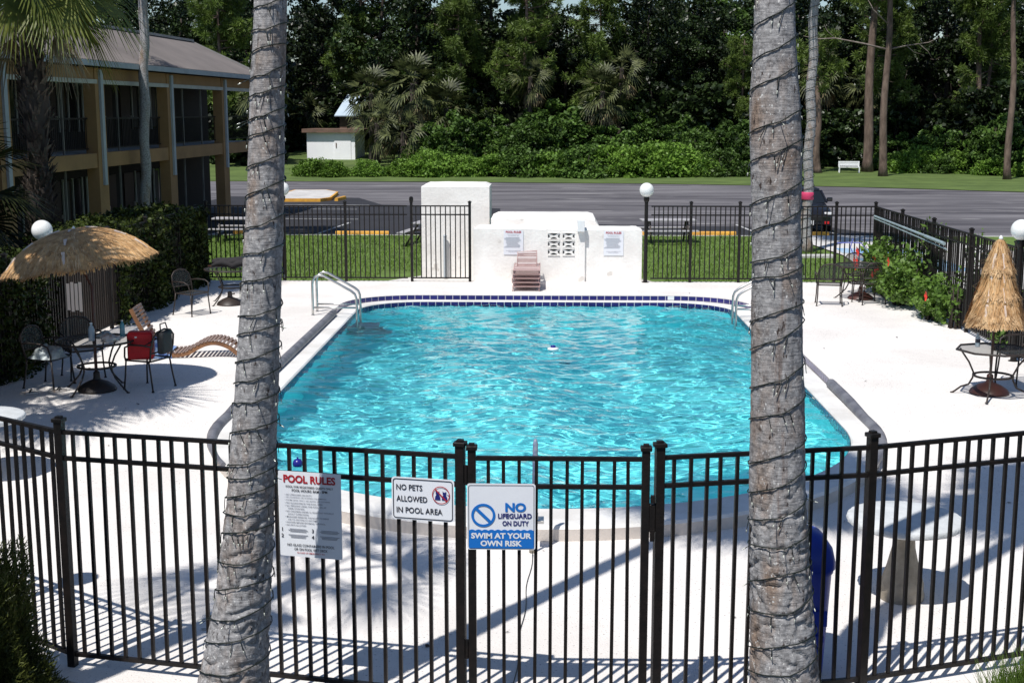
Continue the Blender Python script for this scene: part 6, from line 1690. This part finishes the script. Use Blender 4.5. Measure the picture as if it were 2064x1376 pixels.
# feathery shrub lower left
def feathery(label, loc, rx, ry, h, n, seed):
    rng = np.random.default_rng(seed); t = thing('shrub', label, 'shrub', loc)
    d = rng.normal(size=(n, 3)); d /= np.linalg.norm(d, axis=1)[:, None]; d[:, 2] = np.abs(d[:, 2])
    r = rng.random(n) ** .3; lump = 1 + .16 * np.sin(d[:, 0] * 9 + 1) * np.cos(d[:, 2] * 8) + .12 * np.sin(d[:, 1] * 13)
    B = d * (r * lump)[:, None] * np.array([rx, ry, h])
    dirs = d * .6 + rng.normal(size=(n, 3)) * .4 + [0, 0, .55]; dirs /= np.linalg.norm(dirs, axis=1)[:, None]
    L = rng.uniform(.025, .075, n)[:, None]; s = np.cross(dirs, rng.normal(size=(n, 3))); s /= np.linalg.norm(s, axis=1)[:, None]
    V = np.stack([B - s * .005, B + s * .005, B + dirs * L + s * .002, B + dirs * L - s * .002], 1).reshape(-1, 3)
    link('foliage', np_mesh('foliage', V, np.arange(4 * n).reshape(n, 4), [M['shrub_near']]), t)
    mb = MB()
    for k in range(9):
        a = k * .75; mb.tube([(0, 0, 0), (rx * .3 * cos(a), ry * .3 * sin(a), h * .4), (rx * .6 * cos(a), ry * .6 * sin(a), h * .75)], [.03, .02, .008], 5)
    link('stem', mb.mesh('stem', M['bark_dark'], True), t)
feathery('dark feathery shrub in the lower left corner in front of the fence', (-4.16, 8.95, -.14), .58, .5, 1.5, 90000, 4)
# hibiscus along the right fence
hr = random.Random(6)
def hibiscus(label, loc, rx, ry, rz, n, nf, seed):
    t = leafy_shrub(label, loc, rx, ry, rz, n, .095, M['hib_leaf'], seed, 'flowering shrub', 'hibiscus_shrub', .6, .5)
    for k in range(nf):
        mb = MB(); a = hr.uniform(PI * .8, PI * 1.5); c = Vector((rx * cos(a) * hr.uniform(.95, 1.25), ry * sin(a) * hr.uniform(.6, 1.0), rz * hr.uniform(.7, 1.8)))
        for q in range(5):
            b = 2 * PI * q / 5; u = Vector((0, cos(b), sin(b))); v = Vector((0, -sin(b), cos(b))); o = Vector((-.03, 0, 0))
            mb.add([tuple(c), tuple(c + u * .07 + v * .045 + o), tuple(c + u * .1 + o * 1.3), tuple(c + u * .07 - v * .045 + o)], [(0, 1, 2, 3)])
        link('flower', mb.mesh('flower', M['hib_flower']), t)
hibiscus('leafy hibiscus with red flowers at the far end of the right fence', (7.35, 29.5, .25), .42, .9, .58, 2600, 10, 5)
hibiscus('leafy hibiscus in the middle of the row along the right fence', (7.3, 27.6, .25), .48, 1.0, .55, 3000, 2, 8)
hibiscus('lower leafy hibiscus at the near end of the row along the right fence', (7.42, 25.6, .25), .34, .9, .42, 2000, 1, 11)
leafy_shrub('small weedy plant at the foot of the right fence behind the closed umbrella', (7.6, 22.3, .25), .16, .4, .4, 320, .09, M['hib_leaf'], 15)
leafy_shrub('thin climbing plant on the right fence above the middle hibiscus', (7.72, 27.0, .8), .2, 1.0, .62, 420, .09, M['hib_leaf'], 16)
leafy_shrub('thin climbing plant poking over the right fence top near the closed umbrella', (7.85, 24.6, .7), .2, .8, .68, 260, .09, M['hib_leaf'], 17)
leafy_shrub('young sprig climbing the right fence beside the closed umbrella', (7.55, 24.6, .25), .14, .25, .52, 200, .09, M['hib_leaf'], 18)

rng = np.random.default_rng(19)
n = 90
P = np.stack([rng.uniform(-7.3, 7.2, n), rng.uniform(9.6, 30.6, n), np.zeros(n)], 1)
P = np.array([[x, y, deck_z(x, y) + .012] for x, y, _ in P if not in_poly(x, y, OUT) and y > front_y(x) + .2])
V, F = leaf_quads(P, .05, rng, .5, 1.5)
tag(link('leaf_litter', np_mesh('leaf_litter', V, F, [M['soil']])), 'scattered small dry leaves on the pale pool deck', 'leaf litter', kind='stuff')
mb = MB(); prev = None
for k in range(60):
    x = -7.9 + 15.5 * k / 59; w1 = .12 + .1 * abs(noise.noise(Vector((x * 1.3, 0, 0)))); cur = ((x, 31.34, .082), (x, 31.36 + w1, .078))
    if prev: mb.quad(prev[0], cur[0], cur[1], prev[1])
    prev = cur
struct('dirt_strip', mb, M['soil'])
# grass -------------------------------------------------------------------
def grass(name, label, pts, h, wd, m, seed, lean=.5):
    rng = np.random.default_rng(seed); n = len(pts); a = rng.uniform(0, 2 * PI, n); s = np.stack([np.cos(a), np.sin(a), np.zeros(n)], 1)
    L = h * rng.uniform(.5, 1.3, n); tip = pts + np.stack([lean * L * rng.normal(size=n), lean * L * rng.normal(size=n), L], 1); w_ = wd * rng.uniform(.6, 1.3, n)[:, None]
    V = np.stack([pts - s * w_, pts + s * w_, tip + s * w_ * .15, tip - s * w_ * .15], 1).reshape(-1, 3)
    tag(link(name, np_mesh(name, V, np.arange(4 * n).reshape(n, 4), [m])), label, 'grass', kind='stuff')
rng = np.random.default_rng(9)
n = 36000
P = np.stack([rng.uniform(-11, 9.0, n), rng.uniform(31.45, 45.2, n), np.full(n, .05)], 1)
k = ~((P[:, 0] > -4.3) & (P[:, 0] < -1.35) & (P[:, 1] < 34.9)) & ~((P[:, 0] > -1.75) & (P[:, 0] < 2.9) & (P[:, 1] < 33.6)) & ~((P[:, 0] > 8.2))
grass('lawn_grass', 'short mown grass on the lawn behind the pool', P[k], .09, .012, M['grassblade'], 1)
n = 9000
P = np.stack([rng.uniform(3.2, 5.2, n), np.zeros(n), np.full(n, -.13)], 1); P[:, 1] = np.interp(P[:, 0], [3.2, 3.78, 5.2], [9.2, 9.6, 10.3]) + rng.uniform(-.9, .06, n); P[:, 2] = -.02
grass('grass_tuft', 'bright green grass in the lower right corner outside the fence', P, .27, .005, M['grassblade'], 2, .3)
